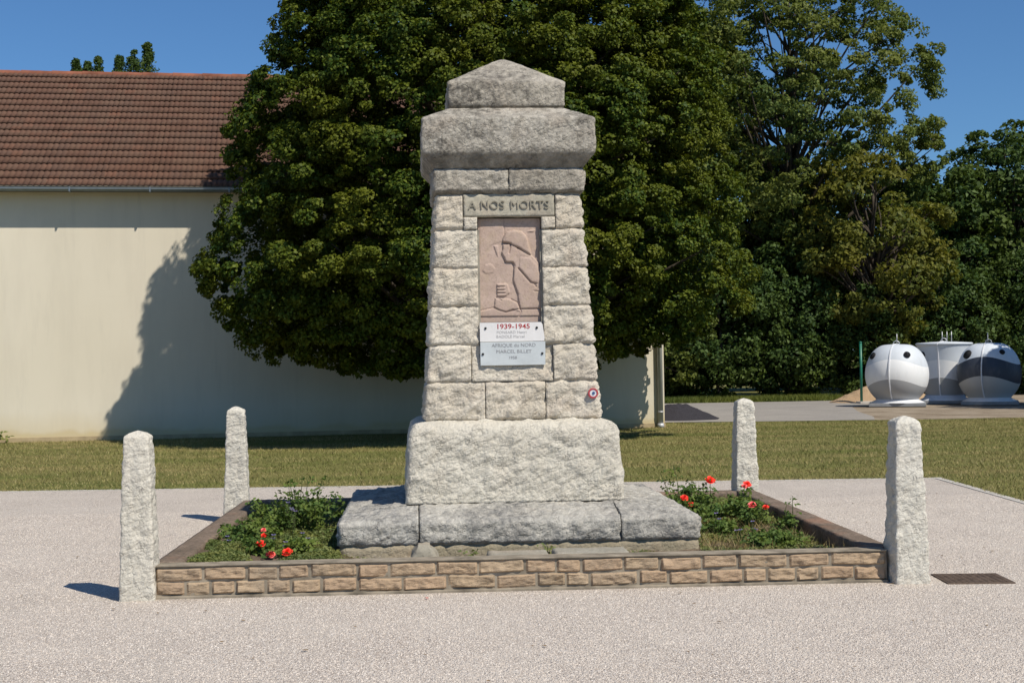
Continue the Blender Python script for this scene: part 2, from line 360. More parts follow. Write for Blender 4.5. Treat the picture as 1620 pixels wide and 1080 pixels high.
# ------------------------------------------------------------------ lawn blades
def blades(P, h, wd, lean=.5):
    n = len(P); th = RNG.uniform(0, 6.283, n); ph = RNG.uniform(0, 6.283, n)
    d = np.stack([np.cos(th), np.sin(th), np.zeros(n)], 1) * (wd / 2)[:, None]
    tip = P + np.stack([np.cos(ph) * h * lean, np.sin(ph) * h * lean, h], 1)
    V = np.stack([P - d, P + d, tip], 1).reshape(-1, 3)
    return V, np.arange(3 * n).reshape(-1, 3)
def in_poly_lawn(x, y):
    u = (x - GC[0]) * math.cos(GA) + (y - GC[1]) * math.sin(GA); v = -(x - GC[0]) * math.sin(GA) + (y - GC[1]) * math.cos(GA)
    ok = ((u > .11) | (v > .11)) & (y < 34.2 + (7 - x) * .06)
    wy = 32.5 + (x - 5.7) * math.tan(R(5.5))        # wall line
    ok &= (y < wy - .03) | (x > 5.8)
    return ok
n = 330000
x = RNG.uniform(-12.5, 17, n); y = 13.5 + 20.8 * RNG.random(n) ** 1.1
keep = in_poly_lawn(x, y) & (x < .45 * y + 1) & (x > -.335 * y - 1)
x, y = x[keep], y[keep]; n = len(x)
P = np.stack([x, y, np.zeros(n)], 1)
hb_ = RNG.uniform(.015, .05, n) * (1 + .7 * np.clip(np.array([mn.noise(Vector((a * .9, b * .9, 3))) for a, b in zip(x, y)]), -.5, .8))
m_ = 9000; ue = -RNG.random(m_) * 24 + 2; ve = RNG.normal(.09, .03, m_); rr_ = ue > 0; ue, ve = np.where(rr_, ve, ue), np.where(rr_, -RNG.random(m_) * 8, ve)
ex2, ey2 = gp_(ue, ve); P = np.vstack([P, np.stack([ex2, ey2, np.full(m_, .012)], 1)]); hb_ = np.concatenate([hb_, RNG.uniform(.01, .045, m_)]); n += m_
V, F = blades(P, hb_, RNG.uniform(.006, .012, n), .8)
tag(mesh('grass', V, F, M['grass']), 'short dry mown grass of the lawn behind the gravel', 'grass', kind='stuff')

# ------------------------------------------------------------------ rough stone blocks
def rough_block(name, corners, mat, parent=None, res=.02, amp=.012, bulge=.02, edge=.035, seed=0, exposed='fblrtd', facet=.014, round_=.012, smooth=True):
    """corners: 8 points, index = x + 2*y + 4*z.  Surface of the box on a grid, rock-faced on exposed sides."""
    C8 = np.array(corners, float)
    Lx = max(np.linalg.norm(C8[1] - C8[0]), np.linalg.norm(C8[5] - C8[4])); Ly = np.linalg.norm(C8[2] - C8[0]); Lz = np.linalg.norm(C8[4] - C8[0])
    nx, ny, nz = [max(2, int(round(L / res))) for L in (Lx, Ly, Lz)]
    idx = {}; V = []; F = []; fac = []
    def vid(i, j, k):
        key = (i, j, k)
        if key not in idx: idx[key] = len(V); V.append((i / nx, j / ny, k / nz))
        return idx[key]
    for i in range(nx):
        for k in range(nz):
            F.append((vid(i, 0, k), vid(i + 1, 0, k), vid(i + 1, 0, k + 1), vid(i, 0, k + 1)))
            F.append((vid(i, ny, k), vid(i, ny, k + 1), vid(i + 1, ny, k + 1), vid(i + 1, ny, k)))
    for j in range(ny):
        for k in range(nz):
            F.append((vid(0, j, k), vid(0, j, k + 1), vid(0, j + 1, k + 1), vid(0, j + 1, k)))
            F.append((vid(nx, j, k), vid(nx, j + 1, k), vid(nx, j + 1, k + 1), vid(nx, j, k + 1)))
    for i in range(nx):
        for j in range(ny):
            F.append((vid(i, j, 0), vid(i, j + 1, 0), vid(i + 1, j + 1, 0), vid(i + 1, j, 0)))
            F.append((vid(i, j, nz), vid(i + 1, j, nz), vid(i + 1, j + 1, nz), vid(i, j + 1, nz)))
    U = np.array(V); u, v, q = U[:, 0:1], U[:, 1:2], U[:, 2:3]
    P = 0
    for a in (0, 1):
        for b in (0, 1):
            for c in (0, 1):
                P = P + C8[a + 2 * b + 4 * c] * (u if a else 1 - u) * (v if b else 1 - v) * (q if c else 1 - q)
    dx = np.minimum(U[:, 0], 1 - U[:, 0]) * Lx; dy = np.minimum(U[:, 1], 1 - U[:, 1]) * Ly; dz = np.minimum(U[:, 2], 1 - U[:, 2]) * Lz
    cen = P.mean(0)
    out = P.copy()
    ex = [('l' in exposed), ('r' in exposed), ('f' in exposed), ('b' in exposed), ('d' in exposed), ('t' in exposed)]
    for i in range(len(P)):
        p = P[i]; uu = U[i]
        nrm = np.zeros(3)
        ds = []
        for ax, d in enumerate((dx[i], dy[i], dz[i])):
            on = uu[ax] < 1e-9 or uu[ax] > 1 - 1e-9
            if on:
                s = -1 if uu[ax] < .5 else 1
                if ex[ax * 2 + (s > 0)]: nrm[ax] += s
            else: ds.append(d)
        if not nrm.any(): continue
        L = np.linalg.norm(nrm); nrm /= L
        de = min(ds) if ds and L < 1.1 else 0.0
        wgt = min(1.0, de / edge); wgt = wgt * wgt * (3 - 2 * wgt)
        sp = Vector(((p[0] + seed * 3.7), p[1] - seed * 1.3, p[2] + seed * 2.1))
        rot = Vector((sp.x * .82 + sp.z * .57, sp.y, (-sp.x * .57 + sp.z * .82) * 1.9))
        f1 = mn.fractal(rot * 7.0, .7, 2.1, 4)
        d2, _ = mn.voronoi(rot * 7.5)
        ff = (d2[1] - d2[0])
        lo = mn.noise(sp * 2.6)
        disp = bulge * wgt * (.65 + .5 * lo) + amp * f1 * (.4 + .6 * wgt) + facet * (min(ff, .6) - .3) * (.25 + .75 * wgt)
        if L > 1.1 or de < .004: disp -= round_
        out[i] = p + nrm * disp
    return mesh(name, out, np.array(F), mat, parent, smooth)
def frustum(x0, x1, y0, y1, z0, X0, X1, Y0, Y1, z1):
    return [(x0, y0, z0), (x1, y0, z0), (x0, y1, z0), (x1, y1, z0), (X0, Y0, z1), (X1, Y0, z1), (X0, Y1, z1), (X1, Y1, z1)]

# ------------------------------------------------------------------ monument
MX, MY = 0.74, 11.95
mon = empty('war_memorial', (MX, MY, .14))
tag(mon, 'tall pale limestone war memorial with capped shaft and pink carved panel on a wide step', 'war memorial')
INV = (-MX, -MY, -.14)
def onmon(o): o.location = Vector(o.location) + Vector(INV); return o
def sq(h0, z0, h1, z1, cx=MX, cy=MY): return frustum(cx - h0, cx + h0, cy - h0, cy + h0, z0, cx - h1, cx + h1, cy - h1, cy + h1, z1)
# plinth under step
onmon(rough_block('plinth', sq(1.385, .05, 1.372, .225), M['plinth'], mon, .05, .005, .0, .02, 3, 'fblr', .01))
# step slabs: three along the front, three behind, sloping top
def step_slab(x0, x1, y0, y1, seed, exposed):
    def zt(x, y):
        m = max(abs(x - MX), abs(y - MY)); return .405 + (1.385 - m) * .14 if m > .87 else .478
    c = [(x0, y0, .215), (x1, y0, .215), (x0, y1, .215), (x1, y1, .215), (x0, y0, zt(x0, y0)), (x1, y0, zt(x1, y0)), (x0, y1, zt(x0, y1)), (x1, y1, zt(x1, y1))]
    return onmon(rough_block('step_slab', c, M['stone_step'], mon, .018, .016, .012, .05, seed, exposed, .02, .016))
S = 1.385; a = -.77; b = .77
for (x0, x1, e, sd_) in ((-S, a - .004, 'l', 1), (a + .004, b - .004, '', 2), (b + .004, S, 'r', 3)):
    step_slab(MX + x0, MX + x1, MY - S, MY - .87, sd_, 'ftd' + e)
    step_slab(MX + x0, MX + x1, MY + .87, MY + S, sd_ + 5, 'btd' + e)
step_slab(MX - S, MX - .86, MY - .866, MY + .866, 11, 'ltd'); step_slab(MX + .86, MX + S, MY - .866, MY + .866, 12, 'rtd')
core = MB().box(MX - .9, MX + .9, MY - .9, MY + .9, .2, .455).build('step_core', M['mortar_old'], mon); onmon(core)
# base block: tall, slightly tapered with rounded shoulder
def base_block():
    o = rough_block('base_block', sq(.872, .482, .838, 1.125), M['stone_base'], None, .016, .014, .018, .05, 21, 'fblrt', .020, .012)
    me = o.data; n = len(me.vertices); co = np.empty(n * 3, np.float32); me.vertices.foreach_get('co', co); co = co.reshape(-1, 3)
    z = co[:, 2]; k = np.clip((z - .985) / .14, 0, 1)
    sh = 1 - (1 - np.sqrt(np.clip(1 - k ** 2, 0, 1))) * .115
    co[:, 0] = MX + (co[:, 0] - MX) * sh; co[:, 1] = MY + (co[:, 1] - MY) * sh
    me.vertices.foreach_set('co', co.ravel()); me.update(); o.parent = mon; return onmon(o)
base_block()
# shaft courses.  half width as a function of height
ZC = [1.13, 1.438, 1.737, 2.052, 2.366, 2.682, 2.97]
def hw(z): return .715 - (z - 1.13) * (.715 - .592) / (2.97 - 1.13)
PX0, PX1 = MX - .262, MX + .262           # recess edges
SPL = [(-.222, .268), (-.33, .335), (PX0 - MX, PX1 - MX), (PX0 - MX, PX1 - MX), (PX0 - MX, PX1 - MX), (-.378, .378)]
g = .006
core = MB(); core.add(*[(lambda c: (c, [(0, 2, 3, 1), (4, 5, 7, 6), (0, 1, 5, 4), (2, 6, 7, 3), (0, 4, 6, 2), (1, 3, 7, 5)]))(frustum(MX - hw(1.13) + .03, MX + hw(1.13) - .03, MY - hw(1.13) + .10, MY + hw(1.13) - .03, 1.1, MX - hw(2.97) + .03, MX + hw(2.97) - .03, MY - hw(2.97) + .10, MY + hw(2.97) - .03, 2.99))][0])
onmon(core.build('shaft_core', M['mortar_old'], mon))
# mortar of joints (just behind the faces)
for side_ in (0, 1):
    jm = MB()
    for i in range(6):
        z0, z1 = ZC[i], ZC[i + 1]
        xa, xb = ((-1, SPL[i][0] + .015), (SPL[i][1] - .015, 1))[side_]
        A = max(xa, -hw(z0) + .022); B = min(xb, hw(z0) - .022); A1 = max(xa, -hw(z1) + .022); B1 = min(xb, hw(z1) - .022)
        jm.add(frustum(MX + A, MX + B, MY - hw(z0) + .02, MY - .2, z0 - .002, MX + A1, MX + B1, MY - hw(z1) + .02, MY - .2, z1 - .0015), [(0, 2, 3, 1), (4, 5, 7, 6), (0, 1, 5, 4), (2, 6, 7, 3), (0, 4, 6, 2), (1, 3, 7, 5)])
    onmon(jm.build('joint_mortar', M['mortar_old'], mon))
sd_ = 30
for i in range(6):
    z0, z1 = ZC[i] + g / 2, ZC[i + 1] - g / 2; a, b = SPL[i]; h0, h1 = hw(z0), hw(z1)
    kw = dict(res=.0165, amp=.017, bulge=.018, edge=.024, facet=.028, round_=.007)
    for (xa, xb, e) in ((None, a - g / 2, 'l'), (b + g / 2, None, 'r')):
        A0 = -h0 if xa is None else xa; A1 = -h1 if xa is None else xa; B0 = h0 if xb is None else xb; B1 = h1 if xb is None else xb
        for (Y0, Y1, Y0t, Y1t, ee) in ((-h0, -.02, -h1, -.02, 'f'), (.0, h0, .0, h1, 'b')):
            sd_ += 1
            onmon(rough_block('shaft_block', frustum(MX + A0, MX + B0, MY + Y0, MY + Y1, z0, MX + A1, MX + B1, MY + Y0t, MY + Y1t, z1), M['stone'], mon, seed=sd_, exposed=e + ee + 'td', **kw))
    sd_ += 1
    if i == 0: onmon(rough_block('shaft_block', frustum(MX + a + g / 2, MX + b - g / 2, MY - h0, MY - .02, z0, MX + a + g / 2, MX + b - g / 2, MY - h1, MY - .02, z1), M['stone'], mon, seed=sd_, exposed='ftd', **kw))
    if i == 1: # centre block: smooth top, rough lower strip under the plaques
        zz = z0 + .16
        onmon(rough_block('shaft_block', frustum(MX + a + g / 2, MX + b - g / 2, MY - h0 - .0, MY - .02, z0, MX + a + g / 2, MX + b - g / 2, MY - h1 + .02, MY - .02, z1), M['stone'], mon, seed=sd_, exposed='f', res=.0165, amp=.012, bulge=.0, edge=.02, facet=.018, round_=.0))
    sd_ += 1
    onmon(rough_block('shaft_block', frustum(MX + a + g / 2, MX + b - g / 2, MY + .0, MY + h0, z0, MX + a + g / 2, MX + b - g / 2, MY + .0, MY + h1, z1), M['stone'], mon, seed=sd_, exposed='btd', **kw))
# relief panel: height field of a helmeted soldier in profile
def relief():
    nx, nz = 131, 210
    X0, X1, Z0, Z1 = 45, 665, 40, 1075        # drawing units (z down)
    gx, gz = np.meshgrid(np.linspace(X0, X1, nx), np.linspace(Z0, Z1, nz))
    H = np.zeros_like(gx)
    def inside(poly):
        m = np.zeros(gx.shape, bool); n = len(poly)
        for i in range(n):
            x1, y1 = poly[i]; x2, y2 = poly[(i + 1) % n]
            c = ((y1 > gz) != (y2 > gz)) & (gx < (x2 - x1) * (gz - y1) / (y2 - y1 + 1e-9) + x1); m ^= c
        return m
    def blur(A, k):
        for _ in range(k):
            B = np.pad(A, 1, mode='edge'); A = (B[:-2, 1:-1] + B[2:, 1:-1] + B[1:-1, :-2] + B[1:-1, 2:] + 2 * B[1:-1, 1:-1]) / 6
        return A
    def raise_(poly, h, soft=1, pillow=24):
        nonlocal H
        m = inside(poly).astype(float); a = blur(m, soft); b = blur(m, pillow) * m
        H = np.maximum(H, (h * (.55 * a + .45 * b)))
    def groove(pts, d, wd=7):
        nonlocal H
        D = np.full(gx.shape, 1e9)
        for (x1, y1), (x2, y2) in zip(pts[:-1], pts[1:]):
            t = np.clip(((gx - x1) * (x2 - x1) + (gz - y1) * (y2 - y1)) / ((x2 - x1) ** 2 + (y2 - y1) ** 2 + 1e-9), 0, 1)
            D = np.minimum(D, np.hypot(gx - x1 - t * (x2 - x1), gz - y1 - t * (y2 - y1)))
        H = H - d * np.exp(-(D / wd) ** 2)
    raise_([(60, 40), (300, 40), (305, 262), (290, 268), (180, 300), (60, 420)], .006, 3, 40)
    raise_([(395, 515), (400, 480), (430, 330), (560, 400), (640, 480), (665, 560), (665, 935), (452, 945), (430, 800), (385, 660)], .022, 1, 30)
    raise_([(440, 540), (560, 680), (640, 700), (665, 640), (640, 520), (560, 430), (450, 420)], .030, 2, 20)
    raise_([(292, 300), (365, 296), (430, 330), (440, 500), (400, 500), (385, 478), (312, 476), (303, 440), (285, 415), (272, 388), (290, 350)], .022, 1, 14)
    raise_([(288, 268), (300, 215), (330, 175), (400, 158), (480, 172), (525, 220), (545, 300), (570, 410), (520, 392), (440, 330), (366, 296), (352, 290), (285, 276)], .034, 1, 18)
    for k in range(4):
        z = 705 + 32 * k; raise_([(222, z - 13), (300, z - 15), (318, z), (300, z + 12), (225, z + 13)], .020, 1, 5)
    raise_([(290, 680), (330, 700), (350, 780), (310, 815), (290, 760)], .014, 2, 8)
    raise_([(205, 828), (280, 838), (360, 845), (425, 880), (462, 975), (430, 968), (375, 942), (310, 972), (250, 960), (195, 925)], .020, 1, 12)
    raise_([(48, 955), (190, 925), (230, 945), (310, 970), (430, 942), (650, 938), (650, 1012), (48, 1012)], .012, 1, 10)
    raise_([(80, 560), (110, 500), (170, 490), (215, 540), (190, 580), (120, 590)], .007, 4, 12)
    raise_([(200, 310), (245, 312), (240, 430), (222, 380)], .010, 1, 5)
    raise_([(530, 175), (575, 150), (620, 155), (600, 175)], .009, 1, 3)
    groove([(305, 45), (306, 262)], .006, 5)
    groove([(440, 540), (500, 610), (560, 682), (610, 695)], .016, 8); groove([(385, 500), (395, 520), (384, 660), (432, 802)], .008, 7)
    groove([(366, 298), (350, 385)], .016, 7); groove([(290, 276), (366, 292)], .02, 7); groove([(440, 335), (560, 408)], .016, 8)
    groove([(600, 705), (612, 722)], .012, 6); groove([(590, 765), (640, 770)], .008, 5)
    groove([(50, 958), (190, 926), (240, 950), (310, 972), (430, 944), (640, 940)], .012, 6)
    groove([(215, 830), (265, 855)], .008, 6); groove([(360, 845), (425, 880), (460, 970), (440, 1010)], .010, 6)
    groove([(310, 476), (385, 480), (402, 512)], .012, 7); groove([(278, 388), (303, 440), (312, 474)], .01, 6)
    H += .0035 * RNG.standard_normal(H.shape) * 0
    px = PX0 + .006 + (gx - X0) / (X1 - X0) * (.524 - .012); pz = 2.775 - (gz - Z0) / (Z1 - Z0) * .855
    n2 = np.array([mn.fractal(Vector((a * 9, 0, b * 9)), .8, 2, 4) for a, b in zip(px.ravel(), pz.ravel())]).reshape(H.shape)
    fy = MY - hw(2.35) + .052
    py = fy - H * .82 - n2 * .0022 - (2.35 - pz) * .0668
    V = np.stack([px, py, pz], -1).reshape(-1, 3)
    i, j = np.meshgrid(np.arange(nz - 1), np.arange(nx - 1), indexing='ij'); a = (i * nx + j).ravel()
    F = np.stack([a, a + nx, a + nx + 1, a + 1], 1)
    # back skirt so it has thickness
    nb = len(V); VB = V.copy(); VB[:, 1] = MY - .35
    ring = list(range(0, nx)) + [r * nx + nx - 1 for r in range(1, nz)] + [(nz - 1) * nx + c for c in range(nx - 2, -1, -1)] + [r * nx for r in range(nz - 2, 0, -1)]
    VV = np.vstack([V, VB[ring]]); m = len(ring)
    FF = [tuple(f) for f in F] + [(ring[q], ring[(q + 1) % m], nb + (q + 1) % m, nb + q) for q in range(m)]
    return onmon(mesh('relief_panel', VV, FF, M['sandstone'], mon, True))
relief()
# lintel with the inscription
fyl = MY - hw(2.88) - .014
for sx_ in (-1, 1):
    xa, xb = sorted((MX + sx_ * .264, MX + sx_ * .374))
    onmon(rough_block('shaft_block', frustum(xa, xb, MY - hw(2.69) - .012, MY - .1, 2.686, xa, xb, MY - hw(2.78) - .012, MY - .1, 2.782), M['stone'], mon, .0165, .012, 0, .02, 90 + sx_, 'fd', .016, .004))
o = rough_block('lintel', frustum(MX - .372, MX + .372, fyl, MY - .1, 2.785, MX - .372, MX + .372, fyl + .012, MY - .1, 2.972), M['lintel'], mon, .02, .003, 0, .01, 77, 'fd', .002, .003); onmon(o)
def text(name, body, size, x, y, z, mat, parent, ext=.004, off=0.0, sx=1.0, spacing=1.0, rx=90):
    cu = bpy.data.curves.new(name, 'FONT'); cu.body = body; cu.size = size; cu.extrude = ext; cu.offset = off
    cu.align_x = 'CENTER'; cu.align_y = 'CENTER'; cu.space_character = spacing; cu.resolution_u = 4
    cu.materials.append(mat)
    tmp = bpy.data.objects.new('text_source', cu); COL.objects.link(tmp)
    bpy.context.view_layer.update()
    me = bpy.data.meshes.new_from_object(tmp.evaluated_get(bpy.context.evaluated_depsgraph_get())); me.name = name
    bpy.data.objects.remove(tmp, do_unlink=True); bpy.data.curves.remove(cu)
    me.transform(Matrix.Rotation(R(rx), 4, 'X') @ Matrix.Diagonal((sx, 1, 1, 1)))
    if not me.materials: me.materials.append(mat)
    o = bpy.data.objects.new(name, me); COL.objects.link(o); o.parent = parent; o.location = (x, y, z)
    return o
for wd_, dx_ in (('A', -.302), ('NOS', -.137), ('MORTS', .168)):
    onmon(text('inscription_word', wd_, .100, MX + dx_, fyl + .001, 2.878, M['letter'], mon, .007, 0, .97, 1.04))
# cornice course (two blocks each side) and mortar
for (xa, xb, e) in ((-.622, -.003, 'l'), (.003, .622, 'r')):
    for (ya, yb, ee) in ((-.622, -.01, 'f'), (.01, .622, 'b')):
        sd_ += 1
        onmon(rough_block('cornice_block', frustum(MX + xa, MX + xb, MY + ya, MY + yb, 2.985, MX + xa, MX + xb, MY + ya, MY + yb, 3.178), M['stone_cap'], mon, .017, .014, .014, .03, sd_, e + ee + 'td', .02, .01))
onmon(MB().box(MX - .58, MX + .58, MY - .58, MY + .58, 2.96, 3.2).build('cornice_core', M['mortar_old'], mon))
# great cap: flared underside, vertical band, sloped top, as one stacked stone
def stack_block(name, levels, mat, res=.02, amp=.014, facet=.02, seed=0, zflat=None):
    """levels: (half width, z).  Square section swept up the levels; rough."""
    per = []
    for (h, z), (h2, z2) in zip(levels[:-1], levels[1:]):
        n = max(1, int(math.hypot(z2 - z, h2 - h) / res))
        for k in range(n): per.append((h + (h2 - h) * k / n, z + (z2 - z) * k / n))
    per.append(levels[-1]); m = int(2 * max(l[0] for l in levels) / res)
    V = []; F = []
    for (h, z) in per:
        for side in range(4):
            for k in range(m):
                s = -1 + 2 * k / m
                x, y = [(s, -1), (1, s), (-s, 1), (-1, -s)][side]
                V.append((MX + x * h, MY + y * h, z))
    rr = 4 * m
    for i in range(len(per) - 1):
        for k in range(rr): F.append((i * rr + k, i * rr + (k + 1) % rr, (i + 1) * rr + (k + 1) % rr, (i + 1) * rr + k))
    V = np.array(V); out = V.copy()
    for i, p in enumerate(V):
        sp = Vector((p[0] + seed, p[1] - seed, p[2] + seed)); rot = Vector((sp.x * .82 + sp.z * .57, sp.y, (-sp.x * .57 + sp.z * .82) * 1.8))
        d2, _ = mn.voronoi(rot * 7)
        d = amp * mn.fractal(rot * 6, .7, 2.1, 4) + facet * (min(d2[1] - d2[0], .6) - .3)
        n = Vector((p[0] - MX, p[1] - MY, 0)); n.normalize()
        ax, ay = abs(p[0] - MX), abs(p[1] - MY); mx_ = max(ax, ay) + 1e-9
        corner = min(ax, ay) / mx_
        if corner > .975: d -= .012
        dirv = np.array([n.x if ax >= ay * .99 else 0, n.y if ay >= ax * .99 else 0, .25 if zflat else 0])
        out[i] = p + dirv * d
    nF = [tuple(range(rr))[::-1], tuple((len(per) - 1) * rr + k for k in range(rr))]
    return onmon(mesh(name, out, F + nF, mat, mon, True))
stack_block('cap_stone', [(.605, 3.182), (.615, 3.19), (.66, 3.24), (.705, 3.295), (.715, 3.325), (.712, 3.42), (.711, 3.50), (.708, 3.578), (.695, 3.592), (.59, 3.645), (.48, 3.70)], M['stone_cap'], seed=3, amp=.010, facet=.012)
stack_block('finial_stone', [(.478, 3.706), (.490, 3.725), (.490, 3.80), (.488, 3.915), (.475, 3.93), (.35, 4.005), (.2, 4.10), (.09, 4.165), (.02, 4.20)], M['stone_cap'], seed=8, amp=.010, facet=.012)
# plaques
def plaque(name, poly, y, th, mat):
    n = len(poly); V = [(x, y, z) for x, z in poly] + [(x, y + th, z) for x, z in poly]
    F = [tuple(range(n)), tuple(range(2 * n - 1, n - 1, -1))] + [((i + 1) % n, i, n + i, n + (i + 1) % n) for i in range(n)]
    return onmon(mesh(name, V, F, mat, mon))
py = MY - hw(1.85) - .030
pw = plaque('white_plaque', [(MX - .258, 1.765), (MX + .262, 1.765), (MX + .268, 1.79), (MX + .252, 1.90), (MX + .24, 1.918), (MX - .258, 1.918)], py, .022, M['white_marble'])
pw['label'] = 'white marble plaque dated 1939-1945'
pg = plaque('grey_plaque', [(MX - .256, 1.572), (MX + .270, 1.572), (MX + .272, 1.761), (MX - .256, 1.761)], py - .006, .022, M['grey_marble'])
pg['label'] = 'blue-grey marble plaque under the white one'
def ptext(body, size, dx, z, mat, pl, yy, sx=1.0, off=.0): 
    return text('engraving', body, size, MX + dx, yy, z, mat, pl, .0006, off, sx)
ptext('1939-1945', .056, .012, 1.884, M['red_ink'], pw, py - .001, 1.15, .0008)
ptext('PONSARD Henri', .031, 0, 1.838, M['faint_ink'], pw, py - .001, 1.1)
ptext('BADOLE Marcel', .031, -.01, 1.803, M['faint_ink'], pw, py - .001, 1.1)
ptext('AFRIQUE du NORD', .040, .015, 1.732, M['grey_ink'], pg, py - .007, 1.05)
ptext('MARCEL BILLET', .038, .015, 1.682, M['grey_ink'], pg, py - .007, 1.1)
ptext('1958', .032, .005, 1.632, M['grey_ink'], pg, py - .007, 1.1)
def screw(x, z, yy, pl):
    mb = MB(); mb.tube([(0, 0, 0), (0, -.006, 0), (0, -.010, 0)], [.010, .010, .005], 12)
    mb.build('screw', M['screw'], pl, True, (MX + x, yy, z))
for x_, z_ in ((-.212, 1.873), (.205, 1.873)): screw(x_, z_, py, pw)
for x_, z_ in ((-.236, 1.664), (.246, 1.664)): screw(x_, z_, py - .006, pg)
# round emblem on the lower right block
em = empty('round_emblem', (0, 0, 0), 0, mon)
ex_, ez_ = MX + .652, 1.335
ey_ = MY - hw(1.34) - .034
em['label'] = 'small round emblem with a red rim, white field and blue centre'
def disc(name, r0, r1, y, th, mat, c=(0, 0)):
    mb = MB(); V = []; F = []; s = 28
    for (r, yy) in ((r0, y), (r1, y), (r1, y + th), (r0, y + th)):
        for k in range(s): V.append((ex_ + c[0] + r * math.cos(2 * math.pi * k / s), yy, ez_ + c[1] + r * math.sin(2 * math.pi * k / s)))
    for i in range(3):
        for k in range(s): F.append((i * s + k, (i + 1) * s + k, (i + 1) * s + (k + 1) % s, i * s + (k + 1) % s))
    mb.add(V, F)
    o = mb.build(name, mat, em); return onmon(o)
disc('rim', .028, .041, ey_ - .006, .05, M['red_paint'])
disc('field', .0005, .029, ey_ - .003, .04, M['white_paint'])
disc('centre', .0005, .012, ey_ - .008, .01, M['blue_paint'], (.003, .001))

# ------------------------------------------------------------------ corner bollards
def bollard(x, y, seed, label, hb=.13, ht=.092, H=1.13, lean=0.0, rz=0.0):
    t_ = empty('stone_bollard', (x, y, 0), rz)
    tag(t_, label, 'bollard', 'rough stone bollards at the corners of the flower bed')
    n = 62; m = 15; V = []; F = []
    prof = [(hb + (ht - hb) * (k / n) ** 1.0, -.05 + (H - .02) * k / n) for k in range(n + 1)] + [(ht * .985, H - .04), (ht * .90, H - .026), (ht * .6, H - .008), (ht * .3, H + .004), (ht * .06, H + .010)]
    for h, z in prof:
        for side in range(4):
            for k in range(m):
                s = -1 + 2 * k / m; xx, yy = [(s, -1), (1, s), (-s, 1), (-1, -s)][side]
                ln = math.hypot(xx, yy); rr = min(1.0, 1.36 / ln)
                V.append((xx * h * rr, yy * h * rr, z))
    r4 = 4 * m
    for i in range(len(prof) - 1):
        for k in range(r4): F.append((i * r4 + k, i * r4 + (k + 1) % r4, (i + 1) * r4 + (k + 1) % r4, (i + 1) * r4 + k))
    F += [tuple(range(r4))[::-1], tuple((len(prof) - 1) * r4 + k for k in range(r4))]
    out = []
    for p in V:
        sp = Vector(p) + Vector((seed * 2.3, seed, seed * 1.7)); rot = Vector((sp.x * .8 + sp.z * .6, sp.y, (-sp.x * .6 + sp.z * .8) * 1.6))
        d2, _ = mn.voronoi(rot * 10)
        d = .009 * mn.fractal(rot * 11, .7, 2.1, 4) + .016 * (min(d2[1] - d2[0], .6) - .28) + .010 * mn.noise(sp * 4)
        nn = Vector((p[0], p[1], 0)); nn = nn.normalized() if nn.length > .001 else Vector((0, 0, 1))
        q = Vector(p) + nn * d; q.x += lean * p[2]; out.append(q[:])
    mesh('shaft', out, F, M['stone_bollard'], t_, True)
    return t_
b1 = bollard(-1.955, 9.77, 1, 'white rough stone bollard at the left end of the brick front', .127, .090, 1.155)
b2 = bollard(3.405, 9.64, 2, 'white rough stone bollard beside the dark ground grate', .128, .092, 1.165)
b3 = bollard(-1.895, 14.42, 3, 'stone bollard partly in the memorial shadow, behind the long left coping', .132, .090, 1.175)
b4 = bollard(3.375, 14.42, 4, 'stone bollard behind red roses and the right coping, in front of the lawn', .132, .092, 1.172)

# ------------------------------------------------------------------ flower bed border
bed = empty('bed_border', (.72, 12.0, 0), R(-.9)); tag(bed, 'low border of two tan split brick courses and dark concrete copings around the flower bed', 'flower bed border')
BI = Vector((-.72, -12.0, 0))
def onbed(o): o.location = Vector(o.location) + BI; return o
fx0, fx1, fy = -1.80, 3.30, 9.67
fw = onbed(MB().box(fx0, fx1, fy + .02, fy + .15, -.05, .226).build('front_wall', M['mortar'], bed))
